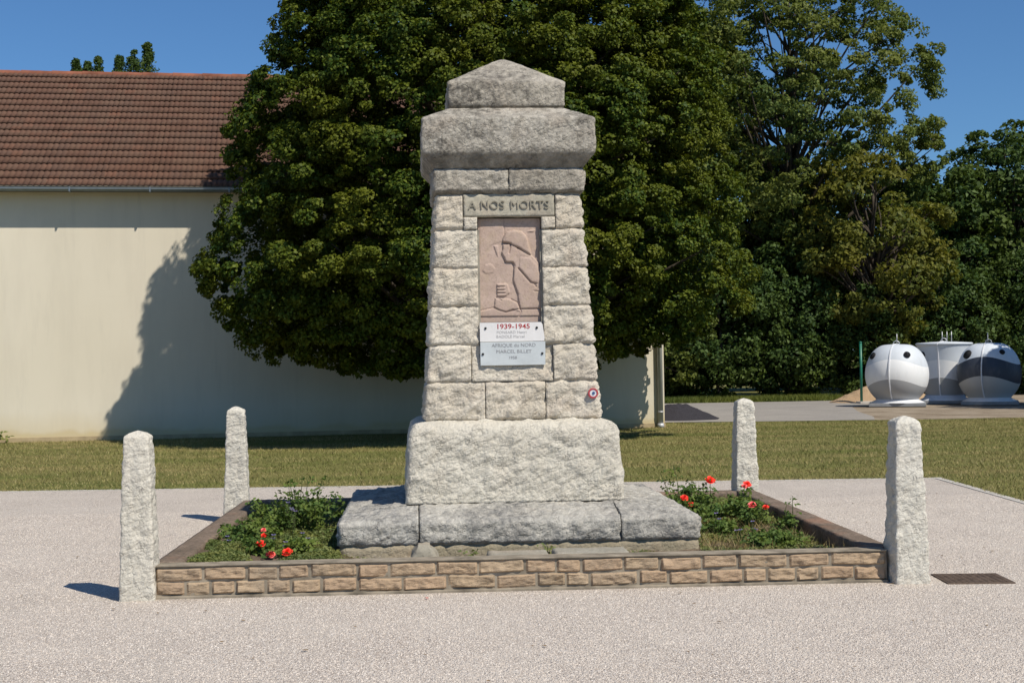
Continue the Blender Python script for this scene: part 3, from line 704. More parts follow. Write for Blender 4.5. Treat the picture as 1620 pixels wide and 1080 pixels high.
# front face strip (footing) and top lip
(MB().box(fx0, fx1, fy - .012, fy + .1, -.05, .026, .005).build('footing', M['mortar'], fw)); (MB().box(fx0, fx1, fy + .003, fy + .16, .2265, .236, .003).build('top_lip', M['mortar'], fw))
def bricks():
    V = []; F = []; rnd = random.Random(4)
    for row, (z0, z1) in enumerate(((.034, .119), (.133, .220))):
        x = fx0 + (.0 if row else .0)
        while x < fx1 - .05:
            L = rnd.choice([.16, .2, .24, .28, .31, .34]); L = L * (1.0 if row else .95)
            x2 = min(x + L, fx1 - .01)
            if fx1 - x2 < .1: x2 = fx1 - .01
            nx = max(3, int((x2 - x) / .014)); nz = 8; b = len(V)
            sd = rnd.uniform(0, 90); dzz = rnd.uniform(-.005, .004)
            for k in range(nz + 1):
                for i in range(nx + 1):
                    u, v = i / nx, k / nz; px = x + (x2 - x) * u; pz = z0 + (z1 - z0) * v + dzz + .004 * math.sin(px * 9 + row)
                    e = min(u * (x2 - x), (1 - u) * (x2 - x), v * (z1 - z0), (1 - v) * (z1 - z0)); wg = min(1, e / .009)
                    q = Vector((px * 9 + sd, sd, pz * 16)); d2, _ = mn.voronoi(q)
                    d = .004 + wg * (.010 + .013 * mn.fractal(q * .8, .8, 2, 4) + .016 * (d2[1] - d2[0] - .2)) - (.004 if e < 1e-6 else 0)
                    V.append((px, fy + .02 - d, pz))
            for k in range(nz):
                for i in range(nx):
                    a = b + k * (nx + 1) + i; F.append((a, a + 1, a + nx + 2, a + nx + 1))
            # sides back into the mortar
            ring = [b + i for i in range(nx + 1)] + [b + k * (nx + 1) + nx for k in range(1, nz + 1)] + [b + nz * (nx + 1) + i for i in range(nx - 1, -1, -1)] + [b + k * (nx + 1) for k in range(nz - 1, 0, -1)]
            c = len(V)
            for r_ in ring: V.append((V[r_][0], fy + .05, V[r_][2]))
            m_ = len(ring)
            for q_ in range(m_): F.append((ring[(q_ + 1) % m_], ring[q_], c + q_, c + (q_ + 1) % m_))
            x = x2 + rnd.uniform(.012, .022)
    return mesh('brick_courses', np.array(V), F, M['brick'], fw)
bricks()
def coping(name, x0, x1, y0, y1, seed, z=.236, z0=-.05):
    o = rough_block(name, frustum(x0, x1, y0, y1, z0, x0, x1, y0, y1, z), M['coping'], bed, .035, .004, 0, .02, seed, 'fblrt', .006, .008); return onbed(o)
coping('left_coping', -1.855, -1.66, 9.83, 14.27, 51); coping('right_coping', 3.20, 3.40, 9.83, 14.27, 52); coping('rear_coping', -1.76, 3.25, 14.32, 14.50, 53, .22)

# bed soil: gently uneven sheet
nx, ny = 170, 150; gx, gy = np.meshgrid(np.linspace(-1.68, 3.22, nx), np.linspace(9.81, 14.34, ny))
def soilz(x, y):
    lf = np.clip((-.2 - x) / 1.2, 0, 1) * .065 * np.clip((14 - y) / 3, 0, 1)
    return .128 + lf + .018 * np.sin(x * 2.1 + y) * np.cos(y * 1.7)
gz = soilz(gx, gy) + np.array([.02 * mn.fractal(Vector((a * 5, b * 5, 0)), .8, 2, 5) for a, b in zip(gx.ravel(), gy.ravel())]).reshape(gx.shape)
i, j = np.meshgrid(np.arange(ny - 1), np.arange(nx - 1), indexing='ij'); a = (i * nx + j).ravel()
tag(mesh('soil', np.stack([gx, gy, gz], -1).reshape(-1, 3), np.stack([a, a + 1, a + nx + 1, a + nx], 1), M['soil'], None, True), kind='structure')
# loose slabs in front of the step
for (x0, x1, y0, y1, z1, sd2, lab) in ((.46, .92, 9.94, 10.32, .205, 61, 'grey flat stone slab lying before the step, left of its twin'), (.94, 1.50, 9.98, 10.30, .215, 62, 'longer flat stone slab lying before the step, right of its twin')):
    o = rough_block('stone_slab', frustum(x0, x1, y0, y1, .10, x0 + .01, x1 - .01, y0 + .01, y1, z1), M['slab'], None, .03, .004, 0, .02, sd2, 'fblrt', .006, .006); tag(o, lab, 'stone slab', 'flat slabs in front of the memorial')
o = rough_block('broken_stone', frustum(-.10, .12, 10.30, 10.5, .13, -.05, .06, 10.33, 10.48, .245), M['slab'], None, .025, .012, .01, .03, 66, 'fblrt', .02, .012); tag(o, 'small broken stone chunk under the left joint of the step', 'stone')

# ground grate
gr = empty('drain_cover', (3.885, 9.66, .001), R(-5)); tag(gr, 'rusty dark square drain cover set in the gravel by the right bollard', 'drain cover')
mb = MB(); mb.box(-.235, .235, -.215, .215, 0, .016, .004); mb.build('frame', M['iron'], gr)
mb = MB()
for a_ in range(10):
    for b_ in range(9): mb.box(-.215 + a_ * .044, -.188 + a_ * .044, -.195 + b_ * .044, -.168 + b_ * .044, .0162, .0185)
mb.build('tread_pattern', M['iron'], gr)

# ------------------------------------------------------------------ foliage tools
def leaf_quads(P, Nn, L, Wd, curl=.25):
    n = len(P); Nn = Nn / (np.linalg.norm(Nn, axis=1, keepdims=True) + 1e-9)
    r = RNG.standard_normal((n, 3)); T = np.cross(Nn, r); T /= (np.linalg.norm(T, axis=1, keepdims=True) + 1e-9); B = np.cross(Nn, T)
    L = L[:, None]; Wd = Wd[:, None]
    v0 = P - T * L * .5; v2 = P + T * L * .5 - Nn * L * curl; v1 = P + B * Wd * .5 - T * L * .08 + Nn * Wd * .12; v3 = P - B * Wd * .5 - T * L * .08 + Nn * Wd * .12
    V = np.stack([v0, v1, v2, v3], 1).reshape(-1, 3)
    return V, np.arange(4 * n).reshape(-1, 4)
def clump_leaves(C, rad, per, L, outward=None, flat=.6, upw=.55, rnd=.7, Wf=.62):
    """C: (m,3) centres; rad (m,); leaves on the upper/outer shell of each clump"""
    m = len(C); idx = np.repeat(np.arange(m), per); n = len(idx)
    d = RNG.standard_normal((n, 3)); d /= np.linalg.norm(d, axis=1, keepdims=True)
    if outward is not None:
        o_ = outward[idx]; s = (d * o_).sum(1); d = np.where((s < -.2)[:, None], d - 1.6 * s[:, None] * o_, d); d /= np.linalg.norm(d, axis=1, keepdims=True)
    r = rad[idx] * RNG.uniform(.45, 1.05, n) ** .6
    P = C[idx] + d * r[:, None] * np.array([1, 1, flat])
    Nn = d * .6 + np.array([0, 0, upw]) + RNG.standard_normal((n, 3)) * rnd
    if outward is not None: Nn = Nn + outward[idx] * .4
    Ls = L * RNG.uniform(.65, 1.3, n)
    return P, Nn, Ls, Ls * Wf
def limbs(mb, base, top, rbase, rtop, targets, r1=.06, seg=7, split=.35, wob=.3, rnd=random):
    base = Vector(base); top = Vector(top); pts = []; rr = []
    n = 9
    for k in range(n):
        f = k / (n - 1); p = base.lerp(top, f); p += Vector((rnd.uniform(-1, 1), rnd.uniform(-1, 1), 0)) * wob * .25 * f * (1 - f) * 4 * .3
        pts.append(p); rr.append(rbase + (rtop - rbase) * f + (rbase * .35 * (1 - f) ** 8))
    mb.tube(pts, rr, 12)
    for tpt in targets:
        tpt = Vector(tpt); f = min(.97, max(split, (tpt.z - base.z) / max(.1, (top.z - base.z)) - rnd.uniform(.15, .4)))
        k = f * (n - 1); i0 = int(k); s = pts[i0].lerp(pts[min(i0 + 1, n - 1)], k - i0); rs = (rbase + (rtop - rbase) * f) * .55
        mid = s.lerp(tpt, .5) + Vector((rnd.uniform(-1, 1), rnd.uniform(-1, 1), rnd.uniform(.0, .8))) * wob * .5
        P = []; Rr = []
        for q in range(7):
            u = q / 6; P.append((1 - u) ** 2 * s + 2 * u * (1 - u) * mid + u * u * tpt); Rr.append(max(.008, min(rs, r1 * 2.2) * (1 - u) ** 1.1 + .012))
        mb.tube(P, Rr, seg)
# ------------------------------------------------------------------ large maple in front of the building
BO = np.array([5.72, 32.5]); BA = R(5.5)
def in_building(P, m=.25):
    dx = P[:, 0] - BO[0]; dy = P[:, 1] - BO[1]
    lx = dx * math.cos(BA) + dy * math.sin(BA); ly = -dx * math.sin(BA) + dy * math.cos(BA)
    rf = 5.75 + np.clip(np.minimum(ly + .5, 11.4 - ly), 0, 9) * .66
    return (lx < .5) & (ly > -m - .35 * (P[:, 2] > 5.1)) & (ly < 11.5) & (P[:, 2] < rf + .12)
def maple():
    TY = 28.0; s = TY / 2200
    Lp = [(455, -160), (440, -80), (452, 0), (436, 60), (402, 150), (366, 205), (368, 290), (352, 350), (312, 420), (322, 470), (345, 510), (380, 550), (450, 572), (560, 584)]
    Rp = [(1010, -160), (1070, -80), (1112, 0), (1146, 80), (1160, 150), (1172, 250), (1190, 350), (1200, 430), (1188, 490), (1125, 540), (1040, 556), (960, 566)]
    zz = lambda y: 1.6 + (571 - y) * s; xx = lambda x: (x - 665) * s
    lz = np.array([zz(y) for _, y in Lp])[::-1]; lx = np.array([xx(x) for x, _ in Lp])[::-1]
    rz = np.array([zz(y) for _, y in Rp])[::-1]; rx = np.array([xx(x) for x, _ in Rp])[::-1]
    t_ = empty('maple_tree', (.95, TY, 0)); tag(t_, 'large dense round-crowned tree directly behind the war memorial, hiding part of the building', 'tree')
    zlo, zhi = 1.45, 10.8
    C = []; O = []; rad = []
    rnd = np.random.default_rng(3)
    while len(C) < 3300:
        z = zlo + (zhi - zlo) * rnd.random(); th = rnd.uniform(-math.pi, math.pi)
        if math.sin(th) > 0 and rnd.random() < .45: continue      # fewer on the far side
        xl = np.interp(z, lz, lx); xr = np.interp(z, rz, rx); cx = (xl + xr) / 2; hx = (xr - xl) / 2 - .22
        topf = math.sqrt(max(0, 1 - max(0, (z - 6.2) / (zhi + .4 - 6.2)) ** 2))
        if z > 9.3: hx *= max(.1, math.sqrt(max(0, 1 - ((z - 9.3) / 1.7) ** 2)))
        low = min(1, .25 + (z - zlo) / 2.6)
        hyf = 3.5 * topf * low ** .8; hyb = 3.4 * topf * low ** .5
        sh = 1.02 - .34 * rnd.random() ** 1.3
        if z < 2.0: sh = rnd.random() ** .5
        y = TY + (hyf * math.sin(th) if math.sin(th) < 0 else hyb * math.sin(th) ** .5) * sh
        x = cx + hx * math.cos(th) * sh
        lump = mn.noise(Vector((x * .8, y * .8, z * 1.1)) + Vector((9, 3, 1)))
        lump2 = mn.noise(Vector((x * 2.1, y * 2.1, z * 2.8)) + Vector((4, 7, 2)))
        if lump * .8 + .6 * lump2 < -.16 and sh > .76: continue
        C.append((x, y, z)); o_ = np.array([(x - cx) / hx ** 1.0, (y - TY) / 3.4, .25 + (z - 5) * .06]); O.append(o_ / (np.linalg.norm(o_) + 1e-6)); rad.append(rnd.uniform(.15, .34))
    for _ in range(150):
        C.append((rnd.uniform(3.9, 6.1), rnd.uniform(29.6, 31.5), rnd.uniform(2.2, 5.2))); O.append(np.array([.6, .3, .5])); rad.append(rnd.uniform(.25, .45))
    for _ in range(900):
        z = rnd.uniform(2.3, 10.0); th = rnd.uniform(-math.pi, math.pi); xl = np.interp(z, lz, lx); xr = np.interp(z, rz, rx); r_ = .84 * rnd.random() ** .5
        C.append(((xl + xr) / 2 + (xr - xl) / 2 * r_ * math.cos(th), TY + .3 + 2.3 * r_ * math.sin(th), z)); O.append(np.array([0, -.8, .6])); rad.append(.62)
    C = np.array(C); O = np.array(O); rad = np.array(rad)
    near = C[:, 1] < TY + 1.0
    out = []
    for sel, per, L in ((near, 165, .070), (~near, 70, .16)):
        P, Nn, Ls, Ws = clump_leaves(C[sel], rad[sel], per, L, O[sel], .62, .75, .55, .8)
        k = ~in_building(P); out.append((P[k], Nn[k], Ls[k], Ws[k]))
    P, Nn, Ls, Ws = [np.concatenate([o[q] for o in out]) for q in range(4)]
    V, F = leaf_quads(P, Nn, Ls, Ws); V = V - np.array([.95, TY, 0])
    mesh('crown', V, F, M['leaf_maple'], t_)
    tg = C[rnd.choice(len(C), 90, False)]; tg = tg[~in_building(tg, 1.0)] * np.array([1, 1, 1]); tg = tg * .88 + np.array([.95, TY, 5]) * .12
    mb = MB(); limbs(mb, (.95, TY, -.1), (1.0, TY, 8.6), .26, .07, tg, .06, 6, .16, .8, random.Random(2))
    mb.v = [(a - .95, b - TY, c) for a, b, c in mb.v]; mb.build('trunk', M['bark'], t_, True)
maple()

# ------------------------------------------------------------------ background trees
def tree(name, label, x, y, H, rx, ry, zlow, mat, nclump, per, L, seed, rad=(.5, 1.0), gap=-.1, flat=.6, cat='tree', lean=(0, 0), trunk_r=.25, group='trees and shrubs beyond the road', gapscale=.3, limb=40, shell=.55, topshape=.7):
    t_ = empty(name, (x, y, 0)); tag(t_, label, cat, group)
    rnd = np.random.default_rng(seed); C = []; O = []; rd = []
    cz = (H + zlow) / 2; hz = (H - zlow) / 2; tries = 0
    while len(C) < nclump and tries < nclump * 60:
        tries += 1
        d = rnd.standard_normal(3); d /= np.linalg.norm(d)
        r = 1 - shell * rnd.random() ** 1.4
        k = d * r
        zrel = k[2]
        wx = 1.0 if zrel < 0 else (1 - abs(zrel) ** 2.5 * (1 - topshape) * .0)
        px_ = x + lean[0] * (zrel + 1) + k[0] * rx; py_ = y + lean[1] * (zrel + 1) + k[1] * ry; pz_ = cz + hz * zrel
        lump = mn.noise(Vector((px_ * gapscale, py_ * gapscale, pz_ * gapscale * 1.4)) + Vector((seed, seed * 2, 0)))
        if lump < gap: continue
        bulge = 1 + .18 * mn.noise(Vector((d[0] * 2 + seed, d[1] * 2, d[2] * 2)))
        C.append((x + (px_ - x) * bulge, y + (py_ - y) * bulge, cz + (pz_ - cz) * (bulge if zrel > 0 else 1))); O.append(d); rd.append(rnd.uniform(*rad))
    C = np.array(C); O = np.array(O); rd = np.array(rd)
    C[:, 2] = np.maximum(C[:, 2], .25)
    P, Nn, Ls, Ws = clump_leaves(C, rd, per, L, O, flat, .55, .75, .6)
    P[:, 2] = np.maximum(P[:, 2], .03)
    V, F = leaf_quads(P, Nn, Ls, Ws); V = V - np.array([x, y, 0])
    mesh('crown', V, F, mat, t_)
    mb = MB(); tg = C[rnd.choice(len(C), min(limb, len(C)), False)]
    limbs(mb, (x, y, -.1), (x + lean[0], y + lean[1], H * .86), trunk_r, .05, tg, trunk_r * .2, 6, .34, 1.6, random.Random(seed))
    mb.v = [(a - x, b - y, c) for a, b, c in mb.v]; mb.build('trunk', M['bark'], t_, True)
    return t_
# tall airy tree with sky showing through
tree('ash_tree', 'tall airy tree with sky gaps rising right of the monument', 14.9, 55, 18.5, 6.1, 4.2, 4.6, M['leaf_ash'], 900, 120, .15, 3, (.28, .65), -.17, .55, gapscale=.42, trunk_r=.27, limb=110, lean=(.1, 0))
tree('ash_tree', 'tall tree between the round tree and the airy one, cut by the top edge', 10.3, 55, 17.0, 3.2, 3.5, 3.0, M['leaf_ash'], 480, 120, .17, 9, (.4, .85), -.22, .6, gapscale=.35, trunk_r=.3, limb=80)
tree('leaning_tree', 'olive-tinged tree with thin bare lower limbs above the left recycling container', 17.3, 52, 9.6, 2.9, 2.6, 2.0, M['leaf_olive'], 260, 80, .19, 14, (.3, .7), -.12, .6, gapscale=.5, trunk_r=.16, limb=90)
tree('ash_tree', 'mid-height tree filling the gap below the airy crown', 14.2, 56, 10.0, 3.6, 3.0, .6, M['leaf_dark'], 330, 80, .22, 15, (.4, .85), -.3, .6, gapscale=.4, trunk_r=.2, limb=70)
tree('dark_tree', 'dark green tree at the right edge of the photo behind the recycling containers', 25.6, 58, 11.4, 4.4, 4.0, 1.0, M['leaf_dark'], 460, 90, .23, 21, (.4, .9), -.35, .6, trunk_r=.3, limb=110, topshape=.5)
tree('dark_tree', 'smaller dark tree right of the olive-tinged one', 21.0, 57, 9.7, 3.4, 3.2, 1.0, M['leaf_dark'], 330, 90, .22, 22, (.4, .85), -.3, .6, trunk_r=.25, limb=80)
tree('dark_tree', 'dark tree beyond the right edge of the lawn', 33.0, 60, 13.0, 5.0, 4.2, .6, M['leaf_dark'], 380, 90, .26, 23, (.5, 1.0), -.3, .6, trunk_r=.3, limb=60)
tree('shade_tree', 'green tree standing right of the recycling containers and shading the last one', 22.3, 37.8, 8.2, 2.6, 2.8, 1.9, M['leaf_dark'], 300, 80, .2, 31, (.35, .7), -.5, .6, trunk_r=.2, limb=50)
tree('distant_tree', 'row tree far behind the airy tree closing the view', 5.0, 70, 12, 5.5, 4, .4, M['leaf_dark'], 260, 80, .34, 41, (.6, 1.2), -.5, .6, trunk_r=.3, limb=30)
tree('distant_tree', 'broad dark tree far behind the green post', 19.0, 68, 8.6, 7.0, 3, .3, M['leaf_dark'], 320, 80, .32, 42, (.6, 1.1), -.6, .6, trunk_r=.3, limb=30)
tree('distant_tree', 'broad dark tree far behind the white containers', 28.5, 66, 9.6, 6, 3.5, .3, M['leaf_dark'], 320, 80, .32, 43, (.6, 1.1), -.6, .6, trunk_r=.3, limb=30)
for q, (bx, by, h, rx_, lab, mt) in enumerate([
    (8.3, 51.4, 5.6, 2.5, 'leafy bush at the road edge nearest the building corner', 'leaf_ash'),
    (11.2, 51.8, 6.4, 2.7, 'dark leafy bush at the road edge above the rear right bollard', 'leaf_dark'),
    (14.0, 52.2, 5.6, 2.4, 'dark bush directly left of the green post', 'leaf_dark'),
    (17.0, 52.4, 4.6, 2.3, 'dark bush behind the left white recycling container', 'leaf_dark'),
    (20.2, 53.0, 5.2, 2.7, 'very dark bush behind the right recycling container', 'leaf_dark'),
    (6.4, 53.0, 4.0, 2.2, 'bush half hidden by the building corner', 'leaf_dark'), (9.8, 54.5, 3.6, 2.6, 'low bush behind the two leftmost roadside bushes', 'leaf_ash'),
    (24.4, 53.4, 5.6, 3.2, 'very dark bush at the far right edge', 'leaf_dark')]):
    tree('roadside_bush', lab, bx, by, h, rx_, 1.7, .05, M[mt], 260, 90, .16, 50 + q, (.3, .6), -.6, .8, cat='bush', trunk_r=.06, limb=14, group='bushes along the far road edge')
# two tops above the roof ridge
def conifer(name, label, x, y, spires, seed):
    t_ = empty(name, (x, y, 0)); tag(t_, label, 'tree', 'tree tops above the roof ridge'); rnd = np.random.default_rng(seed)
    Cc = []; rd = []
    for (dx, top, wd) in spires:
        for k in range(150):
            f = rnd.random() ** 1.3; z = top - f * 6; r = wd * (.12 + f * 1.0) * math.sqrt(rnd.random()); th = rnd.uniform(0, 6.28)
            Cc.append((dx + r * math.cos(th), r * math.sin(th), z)); rd.append(.10 + .22 * min(1, f * 4))
    Cc = np.array(Cc); P, Nn, Ls, Ws = clump_leaves(Cc, np.array(rd) * 1.2, 34, .12, None, .8, .4, .8, .5)
    V, F = leaf_quads(P, Nn, Ls, Ws); mesh('crown', V, F, M['leaf_con'], t_)
    mb = MB()
    for (dx, top, wd) in spires: mb.tube([(0, 0, 0), (dx * .6, 0, 5), (dx, 0, top - .3)], [.2, .12, .02], 8)
    mb.build('trunk', M['bark'], t_)
conifer('poplar_tree', 'low pair of leafy tops peeking over the roof ridge', -14.0, 60, [(-.42, 14.70, .55), (.05, 14.55, .9), (.5, 14.78, .5)], 1)
conifer('poplar_tree', 'taller three-spired leafy top above the roof ridge, right of the low pair', -12.0, 60, [(-.6, 14.8, .8), (-.02, 15.05, .9), (.55, 15.35, .75)], 2)
# verge strip beyond the road
n = 26000; x = RNG.uniform(5, 15.5, n); y = RNG.uniform(49.6, 51.6, n)
V, F = blades(np.stack([x, y, np.zeros(n)], 1), RNG.uniform(.05, .28, n), RNG.uniform(.02, .04, n), .5)
tag(mesh('verge_grass', V, F, M['leaf_ash']), 'uncut grass verge along the far road edge', 'verge grass', kind='stuff')

# ------------------------------------------------------------------ building
bl = empty('long_building', (BO[0], BO[1], 0), BA); tag(bl, 'long cream rendered building with brown tiled roof behind the lawn', 'building')
LX = -27.0; EV = 5.57; DP = 11.0; OV = .36; PIT = math.atan(.628)
mb = MB(); mb.box(LX, 0, 0, DP, -.3, EV - .02)
RZ = EV + math.tan(PIT) * (DP / 2)
for x0, x1 in ((LX, LX + .3), (-.3, 0)):
    mb.add([(x0, 0, EV - .02), (x1, 0, EV - .02), (x0, DP, EV - .02), (x1, DP, EV - .02), (x0, DP / 2, RZ - .12), (x1, DP / 2, RZ - .12)], [(0, 1, 5, 4), (2, 4, 5, 3), (0, 4, 2), (1, 3, 5), (0, 2, 3, 1)])
mb.build('wall', M['wall'], bl)
mb = MB(); mb.box(LX - .2, .22, -OV, -.002, EV - .07, EV - .045); mb.box(LX - .2, .22, DP + .002, DP + OV, EV - .07, EV - .045); mb.box(LX - .2, .22, -OV - .02, -OV, EV - .13, EV + .02)
mb.build('soffit', M['soffit'], bl)
def roof():
    # corrugated interlocking tiles laid in lapped rows; object coordinates = building coordinates
    rows = 18; run = DP / 2 + OV + .02; pitch_len = run / math.cos(PIT) / rows; V = []; F = []
    xs = np.arange(LX - .25, .27, .02); nxx = len(xs)
    wave = .027 * np.abs(np.sin(xs * math.pi / .122)) ** .8
    for side in (0, 1):
        for r_ in range(rows):
            s0 = r_ * pitch_len; s1 = min(s0 + pitch_len * 1.12, run / math.cos(PIT))
            jit = np.interp(xs, np.arange(LX - 1, 2, .24), RNG.uniform(-.004, .004, len(np.arange(LX - 1, 2, .24))))
            for (s_, lift) in ((s0 + .09, .0), (s0 - .002, .048), (s1, .012)):
                yb = -OV - .03 + s_ * math.cos(PIT); zb = EV - .04 + s_ * math.sin(PIT) + (lift + (wave if lift > .009 else 0) + jit * (lift > .02))
                yy = np.full(nxx, yb); yy = yy if side == 0 else DP - yy
                V.append(np.stack([xs, yy, zb * np.ones(nxx)], 1))
            b = (side * rows + r_) * 3 * nxx; i_ = np.arange(nxx - 1)
            for q in (0, 1):
                a_ = b + q * nxx + i_; f = np.stack([a_, a_ + 1, a_ + nxx + 1, a_ + nxx], 1); F.append(f if side == 0 else f[:, ::-1])
    o = mesh('roof', np.vstack(V), np.vstack(F), M['tile'], bl)
    # roof deck under tiles
    mb = MB(); d = .03
    y0, z0 = -OV, EV - .06; y1, z1 = DP / 2, EV - .06 + math.tan(PIT) * (DP / 2 + OV)
    X0, X1 = LX - .2, .22
    mb.add([(X0, y0, z0), (X1, y0, z0), (X1, y1, z1), (X0, y1, z1), (X0, DP - y0, z0), (X1, DP - y0, z0)], [(0, 1, 2, 3), (3, 2, 5, 4)])
    mb.build('deck', M['soffit'], o)
    mb = MB(); x_ = LX - .2; k = 0
    while x_ < .15:
        P = []
        zr = z1 + .055 + (k % 2) * .006; V_ = []; F_ = []
        for xx_, rr_ in ((x_, .125), (x_ + .41, .115)):
            for a_ in range(9):
                th = math.pi * a_ / 8; V_.append((xx_, DP / 2 - rr_ * math.cos(th), zr - .07 + rr_ * math.sin(th)))
        for a_ in range(8): F_.append((a_, a_ + 1, a_ + 10, a_ + 9))
        F_.append(tuple(range(8, -1, -1)))
        mb.add(V_, F_); x_ += .38; k += 1
    mb.build('ridge_tiles', M['ridge'], o)
roof()
def gutter():
    prof = [(-.075, .0), (-.07, -.045), (-.035, -.08), (.0, -.09), (.035, -.08), (.07, -.045), (.075, .0), (.068, .0), (.06, -.04), (.03, -.07), (0, -.08), (-.03, -.07), (-.06, -.04), (-.066, 0), (-.085, .008)]
    n = len(prof); V = [(x, -OV - .10 + a, EV - .035 + b) for x in (LX - .25, .26) for a, b in prof]
    F = [((i + 1) % n, i, n + i, n + (i + 1) % n) for i in range(n)]
    g_ = mesh('gutter', V, F, M['gutter'], bl)
    x = LX
    while x < .2:
        mb = MB(); mb.box(x, x + .03, -OV - .185, -OV + .01, EV - .135, EV - .125); mb.box(x, x + .03, -OV - .186, -OV - .18, EV - .126, EV - .03)
        mb.build('bracket', M['gutter'], g_); x += 1.7
    mb = MB(); mb.tube([(-.12, -OV - .10, EV - .12), (-.12, -OV - .10, EV - .25), (-.12, -.10, EV - .75), (-.12, -.085, EV - .95), (-.12, -.085, .10)], .062, 14)
    for z in (.35, 2.2, 4.1): mb.tube([(-.12, -.085, z), (-.12, -.085, z + .035)], .069, 14)
    mb.tube([(-.12, -.085, .10), (-.12, -.085, .0)], [.075, .08], 14)
    mb.build('downpipe', M['downpipe'], bl, True)
gutter()
mb = MB(); mb.box(LX, .02, -.012, -.001, -.1, .10); mb.build('wall_base_band', plain('damp_render', (.42, .33, .20), .95, .1, var=.25, sc=3), bl)

# ------------------------------------------------------------------ heaps, post
def heap(name, label, cat, x, y, rx, ry, h, mat, seed, kind=None):
    n = 40; m = 64; V = []; F = []
    for i in range(n + 1):
        r = i / n
        for k in range(m):
            th = 2 * math.pi * k / m; wob = 1 + .15 * mn.noise(Vector((math.cos(th) * 1.5 + seed, math.sin(th) * 1.5, 0)))
            px, py_ = rx * r * wob * math.cos(th), ry * r * wob * math.sin(th)
            z = h * (1 - r) ** 1.0 * (1 - .25 * math.exp(-(r / .15) ** 2)) + .05 * h * mn.fractal(Vector((px * 5, py_ * 5, seed)), .8, 2, 4) * (1 - r ** 4) - (.03 if i == n else 0)
            V.append((px, py_, z))
    for i in range(n):
        for k in range(m): F.append((i * m + k, (i + 1) * m + k, (i + 1) * m + (k + 1) % m, i * m + (k + 1) % m))
    o = mesh(name, V, F, mat, None, True, (x, y, 0)); tag(o, label, cat); return o
heap('grit_pile', 'low heap of black grit beside the building corner', 'grit pile', 6.75, 36.6, 1.15, 1.1, .52, M['black_grit'], 4)
heap('sand_pile', 'heap of yellow-brown sand between the green post and the left recycling container', 'sand pile', 16.2, 47.6, 1.95, 1.5, .85, M['sand'], 5)
gp = empty('green_post', (14.93, 46.4, 0)); tag(gp, 'thin green metal post on a small concrete pad left of the recycling containers', 'post')
MB().tube([(0, 0, .05), (0, 0, 2.06)], .045, 12).build('pole', M['green_post'], gp, True)
MB().lathe([(.05, 2.055), (.055, 2.075), (.03, 2.10), (.002, 2.107)], 12).build('cap', M['green_post'], gp, True)
MB().box(-.15, .65, -.35, .15, 0, .07, .01).build('pad', M['concrete'], gp)

# ------------------------------------------------------------------ recycling containers
def container_mat(name, bands, wave, off, ph, gloss=.55):
    """painted bands with wavy borders, by height and angle"""
    t = NT(name); s = t.n('SeparateXYZ', Vector=t.obj)
    ang = t.math('ARCTAN2', s.outputs[0], t.math('MULTIPLY', s.outputs[1], -1.0))
    wv = t.math('MULTIPLY', t.math('SINE', t.math('ADD', t.math('MULTIPLY', ang, 2.2), ph)), wave)
    z = t.math('ADD', s.outputs[2], wv)
    col = bands[0][1]
    for (h, c) in bands[1:]:
        m = t.math('GREATER_THAN', z, h); col = t.mix(m, col, c)
    col = t.mix(t.ramp(t.noise(5, 6, .7, t.mapv((1, 1, .4))), [(.5, 0), (.8, .18)]), col, (.30, .29, .27))
    return t.finish(col, gloss, t.bump(t.noise(6, 2), .05, .01), .5)
WH = (.76, .77, .77); UP = (.56, .60, .64); GR = (.36, .365, .37); NV = (.035, .045, .065)
M['cont_a'] = container_mat('white_container_shell', [(0, GR), (.74, WH), (1.36, UP)], .13, 0, -1.13)
M['cont_b'] = container_mat('grey_container_shell', [(0, (.34, .345, .34)), (.78, WH), (1.36, UP)], .09, 0, -1.13)
M['cont_c'] = container_mat('navy_band_container_shell', [(0, (.42, .42, .41)), (.80, NV), (1.40, (.60, .65, .70))], .13, 0, -1.13)
M['cont_base'] = plain('container_base_plastic', (.24, .25, .26), .6, .3, var=.1)
M['cont_white'] = plain('container_seam_plastic', (.66, .67, .69), .4, .4, var=.06)
PROF_S = [(.52, .13), (.60, .20), (.72, .32), (.84, .48), (.92, .66), (.965, .86), (.975, 1.05), (.95, 1.25), (.89, 1.45), (.80, 1.63), (.68, 1.78), (.55, 1.88), (.42, 1.935), (.25, 1.955), (.02, 1.96)]
PROF_V = [(.66, .13), (.60, .2), (.60, .30), (.66, .50), (.71, .75), (.74, 1.0), (.77, 1.3), (.81, 1.6), (.86, 1.86), (.88, 1.93), (.905, 1.935), (.905, 1.985), (.86, 2.0), (.4, 2.03), (.02, 2.04)]
def prof_smooth(p, n=4):
    out = []
    for i in range(len(p) - 1):
        p0 = p[max(0, i - 1)]; p1 = p[i]; p2 = p[i + 1]; p3 = p[min(len(p) - 1, i + 2)]
        for k in range(n):
            t_ = k / n; out.append(tuple(.5 * (2 * p1[q] + (p2[q] - p0[q]) * t_ + (2 * p0[q] - 5 * p1[q] + 4 * p2[q] - p3[q]) * t_ ** 2 + (3 * p1[q] - p0[q] - 3 * p2[q] + p3[q]) * t_ ** 3) for q in (0, 1)))
    return out + [p[-1]]
